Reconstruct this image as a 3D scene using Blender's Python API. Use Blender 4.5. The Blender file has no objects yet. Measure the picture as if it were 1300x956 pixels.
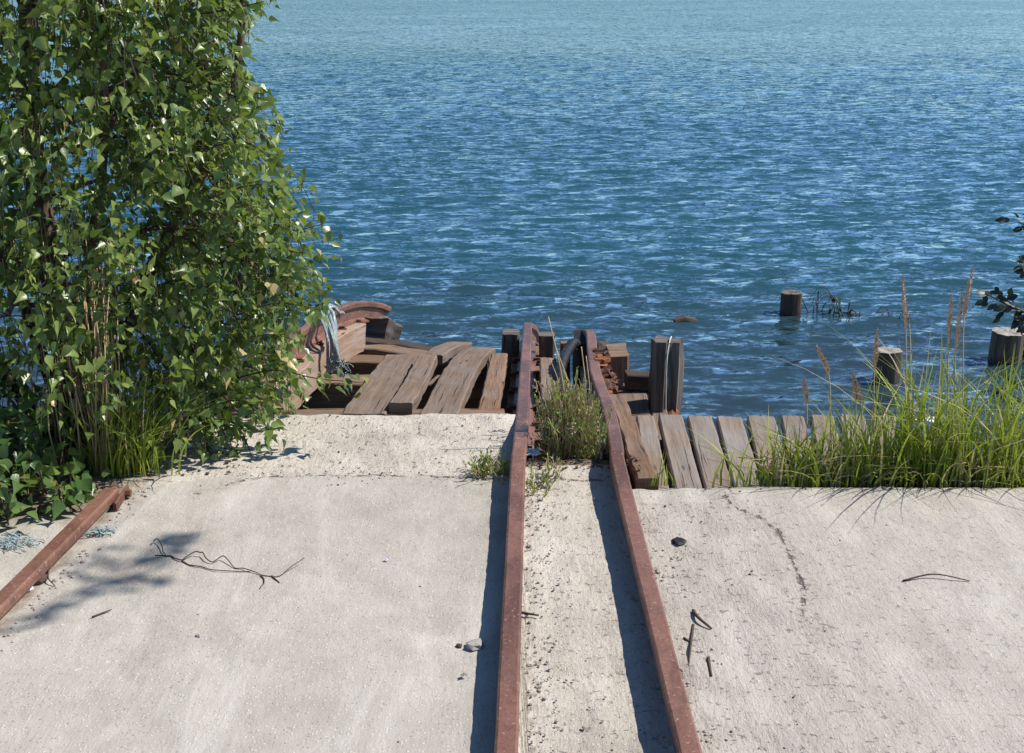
import bpy, math, random
import numpy as np
from mathutils import Vector, Matrix, noise
random.seed(7); rng = np.random.default_rng(7)
S = bpy.context.scene; COL = S.collection
R = math.radians
V = Vector
# ------------------------------------------------------------------ camera
PITCH = R(17.7); CH = 1.75; F = 1500.0
cam = bpy.data.cameras.new('camera'); camo = bpy.data.objects.new('camera', cam); COL.objects.link(camo)
cam.sensor_width = 36; cam.lens = 36*F/1300; cam.shift_y = -45/1300
cam.clip_start = 0.05; cam.clip_end = 6000
camo.location = (0, 0, CH); camo.rotation_euler = (math.pi/2-PITCH, 0, 0)
S.camera = camo
def ray(px, py):
    a = (px-650)/F; b = -(py-433)/F
    return V((a, math.cos(PITCH)+b*math.sin(PITCH), -math.sin(PITCH)+b*math.cos(PITCH)))
def G(px, py, z=0.0):                 # point of a level plane
    d = ray(px, py); t = (z-CH)/d.z
    return V((d.x*t, d.y*t, z))
def Q(px, py, y):                     # point at a given distance
    d = ray(px, py); t = y/d.y
    return V((d.x*t, y, CH+d.z*t))
# ------------------------------------------------------------------ light
SUN_EL = R(49); SUN_AZ = R(77)        # azimuth from +Y towards +X
sd = V((math.sin(SUN_AZ)*math.cos(SUN_EL), math.cos(SUN_AZ)*math.cos(SUN_EL), math.sin(SUN_EL)))
w = bpy.data.worlds.new('World'); S.world = w; w.use_nodes = True
nt = w.node_tree; bg = nt.nodes['Background']
sk = nt.nodes.new('ShaderNodeTexSky'); sk.sky_type = 'NISHITA'; sk.sun_disc = False
sk.sun_elevation = SUN_EL; sk.sun_rotation = SUN_AZ; sk.air_density = .55; sk.dust_density = 0.0; sk.ozone_density = 2.5
mxs = nt.nodes.new('ShaderNodeMix'); mxs.data_type = 'RGBA'; mxs.blend_type = 'MULTIPLY'; mxs.inputs[0].default_value = 1; mxs.inputs[7].default_value = (.79, .97, 1.06, 1)
nt.links.new(sk.outputs[0], mxs.inputs[6]); nt.links.new(mxs.outputs[2], bg.inputs[0]); bg.inputs[1].default_value = 0.14
sl = bpy.data.lights.new('sun', 'SUN'); sl.energy = 5.0; sl.angle = R(0.53); sl.color = (1, .95, .87)
so = bpy.data.objects.new('sun', sl); COL.objects.link(so)
so.rotation_euler = (-sd).to_track_quat('-Z', 'Y').to_euler(); so.location = (5, 3, 6)
S.view_settings.view_transform = 'Standard'; S.view_settings.look = 'None'
S.view_settings.exposure = 0.35; S.view_settings.gamma = 1
S.render.engine = 'CYCLES'; S.cycles.max_bounces = 8; S.cycles.transparent_max_bounces = 8
# ------------------------------------------------------------------ materials
class N:
    def __init__(s, name):
        s.m = bpy.data.materials.new(name); s.m.use_nodes = True; s.t = s.m.node_tree
        s.b = s.t.nodes['Principled BSDF']; s.out = s.t.nodes['Material Output']
    def n(s, ty, **kw):
        x = s.t.nodes.new(ty)
        for k, v in kw.items(): setattr(x, k, v)
        return x
    def l(s, a, b): s.t.links.new(a, b)
    def coord(s, kind='Object'): return s.n('ShaderNodeTexCoord').outputs[kind]
    def attr(s, name): return s.n('ShaderNodeAttribute', attribute_name=name)
    def mp(s, v, sc=(1,1,1), loc=(0,0,0)):
        m = s.n('ShaderNodeMapping'); s.l(v, m.inputs[0]); m.inputs['Scale'].default_value = sc; m.inputs['Location'].default_value = loc
        return m.outputs[0]
    def noise(s, v, scale, det=6, rough=.6, dist=0):
        x = s.n('ShaderNodeTexNoise'); s.l(v, x.inputs['Vector']); x.inputs['Scale'].default_value = scale
        x.inputs['Detail'].default_value = det; x.inputs['Roughness'].default_value = rough; x.inputs['Distortion'].default_value = dist
        return x.outputs[0]
    def vor(s, v, scale, out=0, feature='F1'):
        x = s.n('ShaderNodeTexVoronoi', feature=feature); s.l(v, x.inputs['Vector']); x.inputs['Scale'].default_value = scale
        return x.outputs[out]
    def ramp(s, v, stops, interp='LINEAR'):
        x = s.n('ShaderNodeValToRGB'); s.l(v, x.inputs[0]); e = x.color_ramp.elements; x.color_ramp.interpolation = interp
        while len(e) < len(stops): e.new(.5)
        for q, (p, c) in zip(e, stops):
            q.position = p; q.color = (c, c, c, 1) if not hasattr(c, '__len__') else (*c, 1)
        return x.outputs[0]
    def mr(s, v, a, b, c=0, d=1):
        x = s.n('ShaderNodeMapRange'); s.l(v, x.inputs[0])
        for i, k in enumerate((a, b, c, d)): x.inputs[i+1].default_value = k
        return x.outputs[0]
    def mix(s, f, a, b, mode='MIX'):
        x = s.n('ShaderNodeMix', data_type='RGBA', blend_type=mode)
        for i, k in ((0, f), (6, a), (7, b)):
            if isinstance(k, (int, float)): x.inputs[i].default_value = k
            elif isinstance(k, tuple): x.inputs[i].default_value = (*k, 1)
            else: s.l(k, x.inputs[i])
        return x.outputs[2]
    def math(s, op, a, b=0.0, c=None):
        x = s.n('ShaderNodeMath', operation=op)
        for i, k in enumerate((a, b) if c is None else (a, b, c)):
            if isinstance(k, (int, float)): x.inputs[i].default_value = k
            else: s.l(k, x.inputs[i])
        return x.outputs[0]
    def bump(s, h, strength=.5, dist=.01, nrm=None):
        x = s.n('ShaderNodeBump'); s.l(h, x.inputs['Height']); x.inputs['Strength'].default_value = strength; x.inputs['Distance'].default_value = dist
        if nrm is not None: s.l(nrm, x.inputs['Normal'])
        return x.outputs[0]
    def fin(s, col=None, rough=.8, nrm=None, spec=.3, metal=0):
        b = s.b
        if isinstance(col, tuple): b.inputs['Base Color'].default_value = (*col, 1)
        elif col is not None: s.l(col, b.inputs['Base Color'])
        if isinstance(rough, (int, float)): b.inputs['Roughness'].default_value = rough
        else: s.l(rough, b.inputs['Roughness'])
        b.inputs['Specular IOR Level'].default_value = spec; b.inputs['Metallic'].default_value = metal
        if nrm is not None: s.l(nrm, b.inputs['Normal'])
        return s.m

def add_(k, P, n, amt):
    c = k.n('ShaderNodeCombineXYZ'); v = k.math('MULTIPLY', n, amt); k.l(v, c.inputs[0]); k.l(v, c.inputs[1]); a = k.n('ShaderNodeVectorMath', operation='ADD'); k.l(P, a.inputs[0]); k.l(c.outputs[0], a.inputs[1]); return a.outputs[0]
def m_concrete():
    k = N('concrete'); P = k.coord()
    old = k.attr('old').outputs['Fac']; soil = k.attr('soil').outputs['Fac']; cr = k.attr('crack').outputs['Fac']; rough = k.attr('rough').outputs['Fac']
    big = k.noise(P, 1.3, 5, .6); med = k.noise(P, 9, 6, .65); fine = k.noise(P, 160, 4, .7); fib = k.noise(k.mp(P, (1, .35, 1)), 55, 5, .7)
    c = k.mix(k.mr(big, .3, .7), (.41, .38, .325), (.52, .485, .42))
    c = k.mix(k.mr(med, .35, .75), c, (.39, .35, .31))
    oldc = k.mix(k.mr(med, .3, .7), (.48, .43, .36), (.58, .525, .445))
    c = k.mix(old, c, oldc)
    stain = k.noise(k.mp(P, (1, 1, 1), (5, 3, 1)), 2.7, 6, .62, .5)
    c = k.mix(k.math('MULTIPLY', k.mr(stain, .52, .72), .6), c, (.30, .26, .215))
    c = k.mix(k.math('MULTIPLY', k.mr(fine, .35, .68), .55), c, k.mix(.5, c, (.18, .165, .15)))
    # exposed aggregate: small stones of several colours
    vd = k.n('ShaderNodeTexVoronoi'); k.l(P, vd.inputs['Vector']); vd.inputs['Scale'].default_value = 120
    stone = k.ramp(k.n('ShaderNodeSeparateColor').outputs[0], [(0, 0), (1, 1)])
    sep = k.n('ShaderNodeSeparateColor'); k.l(vd.outputs['Color'], sep.inputs[0])
    pale = k.math('MULTIPLY', k.mr(sep.outputs[0], .80, .82), k.mr(vd.outputs['Distance'], .45, .3))
    dark = k.math('MULTIPLY', k.mr(sep.outputs[1], .84, .86), k.mr(vd.outputs['Distance'], .40, .28))
    c = k.mix(k.math('MULTIPLY', pale, .45), c, (.66, .62, .56))
    c = k.mix(k.math('MULTIPLY', dark, .5), c, (.13, .115, .10))
    # pits in the old rough parts
    pit = k.noise(k.mp(P, (.9, 1.15, 1), (2, 2, 0)), 42, 6, .68, .3)
    pm = k.math('MULTIPLY', k.mr(pit, .60, .67), k.math('MAXIMUM', old, rough))
    c = k.mix(k.math('MULTIPLY', pm, .6), c, (.12, .10, .08))
    sw = k.noise(k.mp(P, (2.2, .5, 1), (3, 3, 3)), 2.2, 7, .68, 1.2); c = k.mix(k.math('MULTIPLY', k.mr(sw, .5, .7), .35), c, (.66, .63, .57))
    hc = k.n('ShaderNodeTexVoronoi', feature='DISTANCE_TO_EDGE'); k.l(add_(k, P, k.noise(P, 3, 5, .6), .5), hc.inputs['Vector']); hc.inputs['Scale'].default_value = 1.1
    hm = k.math('MULTIPLY', k.mr(hc.outputs[0], .006, .002), k.mr(k.noise(k.mp(P, (1, 1, 1), (5, 5, 2)), 1.4, 3), .5, .6)); c = k.mix(k.math('MULTIPLY', hm, .0), c, (.2, .17, .14))
    c = k.mix(k.math('MULTIPLY', rough, k.mr(big, .35, .65, .12, .5)), c, (.37, .32, .265))
    # lichen and faint green/blue specks
    lich = k.noise(k.mp(P, (1, 1, 1), (9, 1, 4)), 6, 4, .7)
    c = k.mix(k.math('MULTIPLY', k.mr(lich, .62, .74), .25), c, (.28, .30, .17))
    sp = k.noise(k.mp(P, (1, 1, 1), (3, 7, 4)), 26, 2, .5)
    c = k.mix(k.math('MULTIPLY', k.mr(sp, .74, .77), .35), c, (.72, .72, .70))
    # cracks
    j = k.noise(P, 30, 4, .7)
    cm = k.mr(k.math('ADD', cr, k.math('MULTIPLY', k.math('SUBTRACT', j, .5), .06)), .008, .001)
    cm2 = k.math('MULTIPLY', cm, k.mr(k.noise(k.mp(P, (1, 1, 1), (1, 4, 4)), 7, 3), .34, .46))
    c = k.mix(k.math('MULTIPLY', cm2, .85), c, (.10, .085, .07))
    near = k.math('MULTIPLY', k.mr(cr, .06, .0), k.mr(pit, .46, .6)); c = k.mix(k.math('MULTIPLY', near, .65), c, (.24, .2, .16))
    sm = k.mr(k.math('ADD', soil, k.math('MULTIPLY', k.math('SUBTRACT', k.noise(P, 12, 6, .7), .5), .8)), .35, .65)
    sc = k.mix(k.noise(P, 70, 5, .7), (.10, .07, .045), (.30, .235, .17))
    c = k.mix(sm, c, sc)
    h = k.math('ADD', k.math('MULTIPLY', fine, .3), k.math('MULTIPLY', fib, k.math('ADD', .5, k.math('MULTIPLY', k.math('MAXIMUM', old, rough), 1.2))))
    h = k.math('SUBTRACT', h, k.math('MULTIPLY', pm, .9)); h = k.math('SUBTRACT', h, k.math('MULTIPLY', cm2, 2.0))
    h = k.math('ADD', h, k.math('MULTIPLY', pale, .15)); h = k.math('ADD', h, k.math('MULTIPLY', med, .8))
    return k.fin(c, .92, k.bump(h, .85, .006), .2)

def m_wood(name, base, dark, pale, grey=.4, wet=False):
    k = N(name); uv = k.n('ShaderNodeUVMap').outputs[0]
    inf = k.n('ShaderNodeObjectInfo').outputs['Random']
    ad = k.n('ShaderNodeVectorMath', operation='ADD'); k.l(uv, ad.inputs[0])
    cx = k.n('ShaderNodeCombineXYZ'); k.l(k.math('MULTIPLY', inf, 37.0), cx.inputs[0]); k.l(k.math('MULTIPLY', inf, 11.0), cx.inputs[1]); k.l(inf, cx.inputs[2])
    k.l(cx.outputs[0], ad.inputs[1]); u = ad.outputs[0]
    g1 = k.noise(k.mp(u, (3.0, 55, 1)), 1.6, 8, .68, .4); g2 = k.noise(k.mp(u, (1.2, 16, 1)), 1.5, 6, .6, .8); b = k.noise(u, 4, 5, .6)
    cr = k.noise(k.mp(u, (2.2, 70, 1), (4, 4, 4)), 1.0, 3, .5, .2)
    c = k.mix(k.mr(g1, .3, .7), dark, base); c = k.mix(k.math('MULTIPLY', k.mr(g2, .45, .75), .6), c, pale)
    gr = tuple(sum(base)/3*1.15 for _ in range(3)); c = k.mix(k.math('MULTIPLY', k.mr(b, .4, .65), grey), c, gr)
    c = k.mix(k.math('MULTIPLY', k.mr(cr, .66, .72), .9), c, (.015, .011, .008))
    kn = k.vor(k.mp(u, (2.2, 9, 1), (1, 3, 0)), 1.0); c = k.mix(k.mr(kn, .10, .05), c, (.05, .032, .02))
    c = k.mix(k.math('MULTIPLY', inf, .45), c, dark)
    h = k.math('SUBTRACT', k.math('ADD', g1, k.math('MULTIPLY', g2, .6)), k.math('MULTIPLY', k.mr(cr, .64, .7), 1.4))
    return k.fin(c, .45 if wet else .85, k.bump(h, .7, .004), .4 if wet else .2)

def m_rust(name, a, b, c3, rough=.75):
    k = N(name); P = k.coord()
    n1 = k.noise(P, 6, 8, .7); n2 = k.noise(P, 55, 5, .7); n3 = k.noise(k.mp(P, (1, 1, 1), (4, 2, 7)), 17, 6, .7)
    bigp = k.noise(k.mp(P, (1, .35, 1), (6, 1, 1)), 4, 5, .7, .4)
    c = k.mix(k.mr(n1, .3, .7), a, b); c = k.mix(k.math('MULTIPLY', k.mr(bigp, .47, .60), .75), c, tuple(x*.5 for x in a)); c = k.mix(k.math('MULTIPLY', k.mr(n3, .5, .7), .7), c, c3)
    c = k.mix(k.math('MULTIPLY', k.mr(n2, .5, .75), .55), c, tuple(x*.45 for x in a))
    fl = k.noise(k.mp(P, (1, 1, 1), (1, 8, 3)), 90, 2, .5); c = k.mix(k.math('MULTIPLY', k.mr(fl, .64, .70), .5), c, (.45, .28, .22))
    h = k.math('ADD', n2, k.math('MULTIPLY', n3, .6))
    return k.fin(c, k.mr(n3, .3, .8, rough-.15, rough+.12), k.bump(h, .8, .003), .35)

def m_leaf(name, g1, g2, yel, gloss=.38, trans=.32):
    k = N(name); a = k.attr('tint'); s = k.n('ShaderNodeSeparateColor'); k.l(a.outputs['Color'], s.inputs[0])
    uv = k.n('ShaderNodeUVMap').outputs[0]
    c = k.mix(s.outputs[0], g1, g2); c = k.mix(k.mr(s.outputs[1], .93, .97), c, yel)
    ve = k.n('ShaderNodeTexWave', wave_type='BANDS', bands_direction='DIAGONAL'); k.l(uv, ve.inputs[0]); ve.inputs['Scale'].default_value = 2.2; ve.inputs['Distortion'].default_value = 1.0
    P = k.coord(); bl = k.noise(P, 90, 3, .6); c = k.mix(k.math('MULTIPLY', k.mr(bl, .5, .75), .4), c, k.mix(.6, c, (.02, .035, .01)))
    nb = k.bump(ve.outputs[1], .06, .002)
    k.fin(c, gloss, nb, .5)
    tr = k.n('ShaderNodeBsdfTranslucent'); k.l(k.mix(.6, c, (.22, .30, .03)), tr.inputs[0])
    mx = k.n('ShaderNodeMixShader'); mx.inputs[0].default_value = trans; k.l(k.b.outputs[0], mx.inputs[1]); k.l(tr.outputs[0], mx.inputs[2]); k.l(mx.outputs[0], k.out.inputs[0])
    return k.m

def m_plain(name, a, b, scale=30, rough=.8, bs=.3, dist=.003, spec=.3):
    k = N(name); P = k.coord(); n = k.noise(P, scale, 6, .65); c = k.mix(k.mr(n, .3, .7), a, b)
    return k.fin(c, rough, k.bump(n, bs, dist), spec)

def m_water():
    k = N('water'); P = k.coord()
    def W(sc, scale, det, rough, dist, amp, loc=(0, 0, 0)):
        x = k.n('ShaderNodeTexNoise'); k.l(k.mp(P, sc, loc), x.inputs['Vector']); x.inputs['Scale'].default_value = scale; x.inputs['Detail'].default_value = det
        x.inputs['Roughness'].default_value = rough; x.inputs['Distortion'].default_value = dist
        a = k.n('ShaderNodeVectorMath', operation='SUBTRACT'); k.l(x.outputs['Color'], a.inputs[0]); a.inputs[1].default_value = (.5, .5, .5)
        b = k.n('ShaderNodeVectorMath', operation='MULTIPLY'); k.l(a.outputs[0], b.inputs[0]); b.inputs[1].default_value = (amp*.55, amp, 0); return b.outputs[0]
    def add(p, q):
        a = k.n('ShaderNodeVectorMath', operation='ADD'); k.l(p, a.inputs[0]); k.l(q, a.inputs[1]); return a.outputs[0]
    sl_ = add(add(W((.42, 1.35, 1), 4.6, 2, .5, .25, 1.15), W((.5, 1.35, 1), 11, 2, .5, .2, 1.3, (3, 1, 0))), add(W((.8, 1.3, 1), 25, 2, .5, .3, .75, (8, 4, 0)), W((.4, 1.1, 1), .9, 2, .5, .4, .18, (1, 4, 0))))
    gust = k.mr(k.noise(k.mp(P, (.4, 1, 1), (7, 7, 0)), .22, 4, .6, .6), .3, .7, .65, 1.3)
    sc_ = k.n('ShaderNodeVectorMath', operation='SCALE'); k.l(sl_, sc_.inputs[0]); sy_ = k.n('ShaderNodeSeparateXYZ'); k.l(P, sy_.inputs[0]); k.l(k.math('MULTIPLY', gust, k.mr(sy_.outputs[1], 12, 46, 1.0, 1.6)), sc_.inputs['Scale'])
    ge = k.n('ShaderNodeNewGeometry'); nz = k.n('ShaderNodeVectorMath', operation='NORMALIZE'); k.l(add(ge.outputs['Normal'], sc_.outputs[0]), nz.inputs[0]); nrm = nz.outputs[0]
    sep = k.n('ShaderNodeSeparateXYZ'); k.l(P, sep.inputs[0])
    weed = k.mr(k.math('ADD', sep.outputs[1], k.math('MULTIPLY', k.noise(P, .8, 4, .6), 5)), 10.5, 15)
    col = k.mix(weed, (.026, .022, .028), (.014, .066, .084)); col = k.mix(k.mr(k.noise(P, .05, 3), .3, .7), col, (.018, .074, .086))
    fr = k.n('ShaderNodeFresnel'); fr.inputs['IOR'].default_value = 1.33; k.l(nrm, fr.inputs['Normal'])
    df = k.n('ShaderNodeBsdfDiffuse'); k.l(col, df.inputs['Color']); gl = k.n('ShaderNodeBsdfGlossy'); gl.inputs['Roughness'].default_value = .05; k.l(nrm, gl.inputs['Normal'])
    mx = k.n('ShaderNodeMixShader'); k.l(k.mr(fr.outputs[0], .03, .55, .10, .72), mx.inputs[0]); k.l(df.outputs[0], mx.inputs[1]); k.l(gl.outputs[0], mx.inputs[2]); k.l(mx.outputs[0], k.out.inputs[0])
    return k.m

MAT = dict(
 concrete=m_concrete(),
 plank=m_wood('weathered_wood', (.27, .19, .135), (.11, .07, .045), (.38, .30, .235), .4),
 deck=m_wood('sunbleached_wood', (.29, .225, .175), (.14, .10, .075), (.40, .33, .27), .5),
 baulk=m_wood('brown_timber', (.27, .16, .095), (.10, .058, .035), (.38, .27, .19), .25),
 beam=m_wood('tan_timber', (.42, .29, .20), (.22, .13, .085), (.55, .42, .31), .3),
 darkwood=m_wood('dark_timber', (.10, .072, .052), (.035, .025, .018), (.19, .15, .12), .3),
 greywood=m_wood('grey_timber', (.17, .135, .105), (.04, .03, .024), (.46, .42, .37), .35),
 rust=m_rust('red_rust', (.165, .074, .050), (.235, .118, .085), (.11, .056, .045), .55),
 darkrust=m_rust('dark_rust', (.11, .045, .03), (.16, .07, .045), (.05, .03, .025), .85),
 orange=m_rust('orange_rust', (.36, .13, .045), (.22, .09, .045), (.10, .05, .035), .9),
 leaf=m_leaf('birch_leaf', (.052, .108, .020), (.27, .34, .085), (.50, .38, .16), .34, .38),
 shrubleaf=m_leaf('shrub_leaf', (.05, .11, .028), (.15, .24, .06), (.30, .24, .08), .36),
 shadeleaf=m_leaf('shaded_leaf', (.007, .014, .010), (.013, .024, .013), (.02, .03, .01), .5, .06),  # near black, the backlit bush's shade put into the leaf colour
 grass=m_leaf('grass_blade', (.21, .29, .02), (.46, .50, .07), (.60, .47, .24), .5, .4),
 weed=m_leaf('weed_leaf', (.15, .23, .03), (.36, .46, .09), (.38, .29, .17), .6, .3),
 bark=m_plain('bark', (.05, .032, .024), (.15, .10, .07), 22, .9, .7, .006),
 straw=m_plain('straw', (.34, .24, .12), (.50, .38, .22), 60, .8),
 twig=m_plain('twig', (.05, .035, .028), (.11, .08, .06), 60, .9),
 seed=m_plain('seed_head', (.42, .28, .18), (.64, .48, .34), 120, .9),
 stone=m_plain('stone', (.25, .225, .20), (.44, .41, .37), 25, .9, .5),
 shaderubble=m_plain('shade_dark_rubble', (.012, .011, .010), (.035, .03, .027), 8, .8, .6, .03),  # near black, the shade under the deck put into the colour
 pebble=m_plain('pebble', (.22, .19, .165), (.46, .42, .37), 38, .9, .4),
 white=m_plain('white_paper', (.70, .74, .76), (.82, .85, .86), 20, .7),
 bluepaper=m_plain('pale_blue_paper', (.30, .48, .58), (.72, .78, .80), 26, .6),
 shadeblack=m_plain('rail_shade_black', (.008, .007, .007), (.03, .025, .022), 40, .9, .6, .006),  # near black, the shaded rail side put into a block's colour
 soil=m_plain('soil', (.05, .036, .024), (.16, .12, .08), 60, .95, .6, .006),
 red=m_plain('red_tin', (.42, .02, .02), (.20, .015, .012), 50, .4),
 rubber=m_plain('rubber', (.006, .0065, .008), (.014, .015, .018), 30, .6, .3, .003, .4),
 metal=m_plain('dull_metal', (.42, .42, .42), (.62, .62, .60), 30, .45, .2, .001, .6),
 bluefibre=m_plain('blue_fibre', (.20, .29, .31), (.45, .52, .52), 40, .9),
)
# rope
k = N('rope'); uv = k.n('ShaderNodeUVMap').outputs[0]
wv = k.n('ShaderNodeTexWave', wave_type='BANDS', bands_direction='DIAGONAL'); k.l(k.mp(uv, (55, 26, 1)), wv.inputs[0]); wv.inputs['Scale'].default_value = 1.6
nn = k.noise(k.coord(), 55, 4, .7)
MAT['rope'] = k.fin(k.mix(k.mr(nn, .35, .65), (.46, .64, .68), (.82, .88, .88)), .9, k.bump(k.math('ADD', wv.outputs[1], nn), .9, .005), .2)
MAT['water'] = m_water()
# pile: weathered top, wet base
def m_pile(name, top, capc):
    k = N(name); P = k.coord(); s = k.n('ShaderNodeSeparateXYZ'); k.l(P, s.inputs[0])
    st = k.noise(k.mp(P, (30, 30, 2.5)), 1, 6, .65); n = k.noise(P, 14, 5, .7)
    c = k.mix(k.mr(st, .3, .7), (.035, .026, .02), top)
    nrm = k.n('ShaderNodeNewGeometry'); sp = k.n('ShaderNodeSeparateXYZ'); k.l(nrm.outputs['Normal'], sp.inputs[0])
    cap = k.mr(sp.outputs[2], .5, .8); c = k.mix(cap, c, k.mix(k.mr(n, .35, .65), capc, tuple(x*.45 for x in capc)))
    wet = k.mr(k.math('ADD', s.outputs[2], k.math('MULTIPLY', n, .12)), .14, .04); c = k.mix(k.math('MULTIPLY', wet, .8), c, (.015, .012, .010))
    return k.fin(c, k.mr(wet, 0, 1, .85, .3), k.bump(st, .9, .01), .4)
MAT['pile'] = m_pile('pile_wood', (.10, .075, .055), (.20, .16, .12))
MAT['palepile'] = m_pile('pale_pile_wood', (.16, .13, .10), (.48, .43, .37))
# ------------------------------------------------------------------ mesh building
class MB:
    def __init__(s): s.v = []; s.f = []; s.uv = []; s.sm = []
    def add(s, vs, fs, uvs=None, smooth=False):
        o = len(s.v); s.v.extend([tuple(x) for x in vs])
        for i, f in enumerate(fs):
            s.f.append(tuple(o+j for j in f)); s.sm.append(smooth)
            s.uv.extend(uvs[i] if uvs else [(0, 0)]*len(f))
    def build(s, name, m, parent=None):
        me = bpy.data.meshes.new(name); me.from_pydata(s.v, [], s.f)
        ul = me.uv_layers.new(name='UVMap'); ul.data.foreach_set('uv', np.array(s.uv, dtype=np.float32).ravel())
        me.polygons.foreach_set('use_smooth', s.sm)
        me.materials.append(MAT[m]); me.update()
        o = bpy.data.objects.new(name, me); COL.objects.link(o)
        if parent is not None: o.parent = parent; o.location = -parent.location if parent.parent is None else -(parent.location+parent.parent.location)
        return o
def tag(o, label=None, cat=None, group=None, kind=None):
    for kk, vv in (('label', label), ('category', cat), ('group', group), ('kind', kind)):
        if vv: o[kk] = vv
    return o
def thing(name, label, cat, loc=(0, 0, 0), group=None):
    o = bpy.data.objects.new(name, None); COL.objects.link(o); o.location = loc; o.empty_display_size = .1
    return tag(o, label, cat, group)
def recenter(o, c=None):             # put a one-mesh thing's origin at its base
    me = o.data; n = len(me.vertices); a = np.empty(n*3, dtype=np.float32); me.vertices.foreach_get('co', a); a = a.reshape(-1, 3)
    if c is None: c = np.array([a[:, 0].mean(), a[:, 1].mean(), a[:, 2].min()])
    a -= np.array(c, dtype=np.float32); me.vertices.foreach_set('co', a.ravel()); o.location = V(tuple(float(x) for x in c)); me.update()
    return o
def cr(pts, n=8):                    # Catmull-Rom
    P = [V(p) for p in pts]; P = [P[0]*2-P[1]]+P+[P[-1]*2-P[-2]]; out = []
    for i in range(1, len(P)-2):
        for j in range(n):
            t = j/n; a, b, c, d = P[i-1:i+3]
            out.append(.5*((2*b)+(c-a)*t+(2*a-5*b+4*c-d)*t*t+(3*b-a-3*c+d)*t**3))
    out.append(P[-2]); return out
def frames(pts, up=V((0, 0, 1)), rolls=None):
    fr = []
    for i, p in enumerate(pts):
        t = (pts[min(i+1, len(pts)-1)]-pts[max(i-1, 0)]).normalized(); s = t.cross(up)
        s = V((1, 0, 0)) if s.length < 1e-4 else s.normalized(); u = s.cross(t).normalized()
        if rolls is not None:
            a = rolls[i] if hasattr(rolls, '__len__') else rolls
            s, u = s*math.cos(a)+u*math.sin(a), u*math.cos(a)-s*math.sin(a)
        fr.append((t, s, u))
    return fr
def sweep(mb, pts, prof, up=V((0, 0, 1)), rolls=None, jit=0, smooth=False, seed=0, scale=None):
    fr = frames(pts, up, rolls); n = len(prof); vs = []; L = 0; Ls = []
    for i, (p, (t, s, u)) in enumerate(zip(pts, fr)):
        if i: L += (p-pts[i-1]).length
        Ls.append(L); k_ = 1 if scale is None else scale[i]
        for (a, b) in prof:
            q = p+s*a*k_+u*b*k_
            if jit: q = q+noise.noise_vector(q*9+V((seed, 0, 0)))*jit+noise.noise_vector(q*40)*jit*.35
            vs.append(q)
    per = [0]
    for j in range(n): per.append(per[-1]+math.hypot(prof[(j+1) % n][0]-prof[j][0], prof[(j+1) % n][1]-prof[j][1]))
    fs = []; us = []
    for i in range(len(pts)-1):
        for j in range(n):
            j2 = (j+1) % n; fs.append((i*n+j, i*n+j2, (i+1)*n+j2, (i+1)*n+j))
            us.append([(Ls[i], per[j]), (Ls[i], per[j+1]), (Ls[i+1], per[j+1]), (Ls[i+1], per[j])])
    mb.add(vs, fs, us, smooth)
    base = len(mb.v)-len(vs)
    for idx in (0, len(pts)-1):
        f = tuple(base+idx*n+j for j in range(n)); f = f if idx else f[::-1]
        mb.f.append(f); mb.sm.append(False); pr = prof if idx else prof[::-1]; mb.uv.extend([(a*.6, b) for a, b in pr])
def rectprof(w_, h_, c=.006):        # top at 0, chamfered
    a = w_/2; m = []
    ch = [(-a+c, 0), (a-c, 0), (a, -c), (a, -h_+c), (a-c, -h_), (-a+c, -h_), (-a, -h_+c), (-a, -c)]
    return ch[::-1]
def timber(name, pts, w_, h_, m, parent=None, jit=.006, roll=0, n=8, seed=None, up=V((0, 0, 1))):
    mb = MB(); p = cr(pts, n) if len(pts) > 2 else [V(pts[0]).lerp(V(pts[1]), i/14) for i in range(15)]
    a = w_/2; c = min(.006, w_*.12)
    prof = []
    top = [(-a+c+(2*a-2*c)*i/4, 0) for i in range(5)]; side = [(a, -c), (a, -h_*.5), (a, -h_+c)]; bot = [(a-c, -h_), (-a+c, -h_)]; ls = [(-a, -h_+c), (-a, -h_*.5), (-a, -c)]
    prof = (top+side+bot+ls)[::-1]
    sweep(mb, p, prof, up=up, rolls=roll if roll else None, jit=jit, seed=seed if seed is not None else random.random()*50)
    o = mb.build(name, m, parent)
    return o
def tube(mb, pts, r, n=6, smooth=True):
    rr = r if hasattr(r, '__len__') else [r]*len(pts); pr = [(math.cos(-2*math.pi*j/n), math.sin(-2*math.pi*j/n)) for j in range(n)]
    t = (pts[-1]-pts[0]).normalized(); up = V((0, 0, 1)) if abs(t.z) < .9 else V((0, 1, 0))
    sweep(mb, pts, pr, up=up, smooth=smooth, scale=rr)
def box(mb, c, d, rot=0, tilt=0, jit=0):
    cx, cy, cz = c; dx, dy, dz = d; M = Matrix.Rotation(rot, 3, 'Z') @ Matrix.Rotation(tilt, 3, 'X'); vs = []
    for z in (-1, 1):
        for (x, y) in ((-1, -1), (1, -1), (1, 1), (-1, 1)):
            q = M @ V((x*dx/2, y*dy/2, z*dz/2)); vs.append(q+V(c)+(V((random.uniform(-1, 1), random.uniform(-1, 1), random.uniform(-1, 1)))*jit))
    fs = [(3, 2, 1, 0), (4, 5, 6, 7), (0, 1, 5, 4), (1, 2, 6, 5), (2, 3, 7, 6), (3, 0, 4, 7)]
    mb.add(vs, fs, [[(0, 0), (.1, 0), (.1, .1), (0, .1)]]*6)
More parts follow.
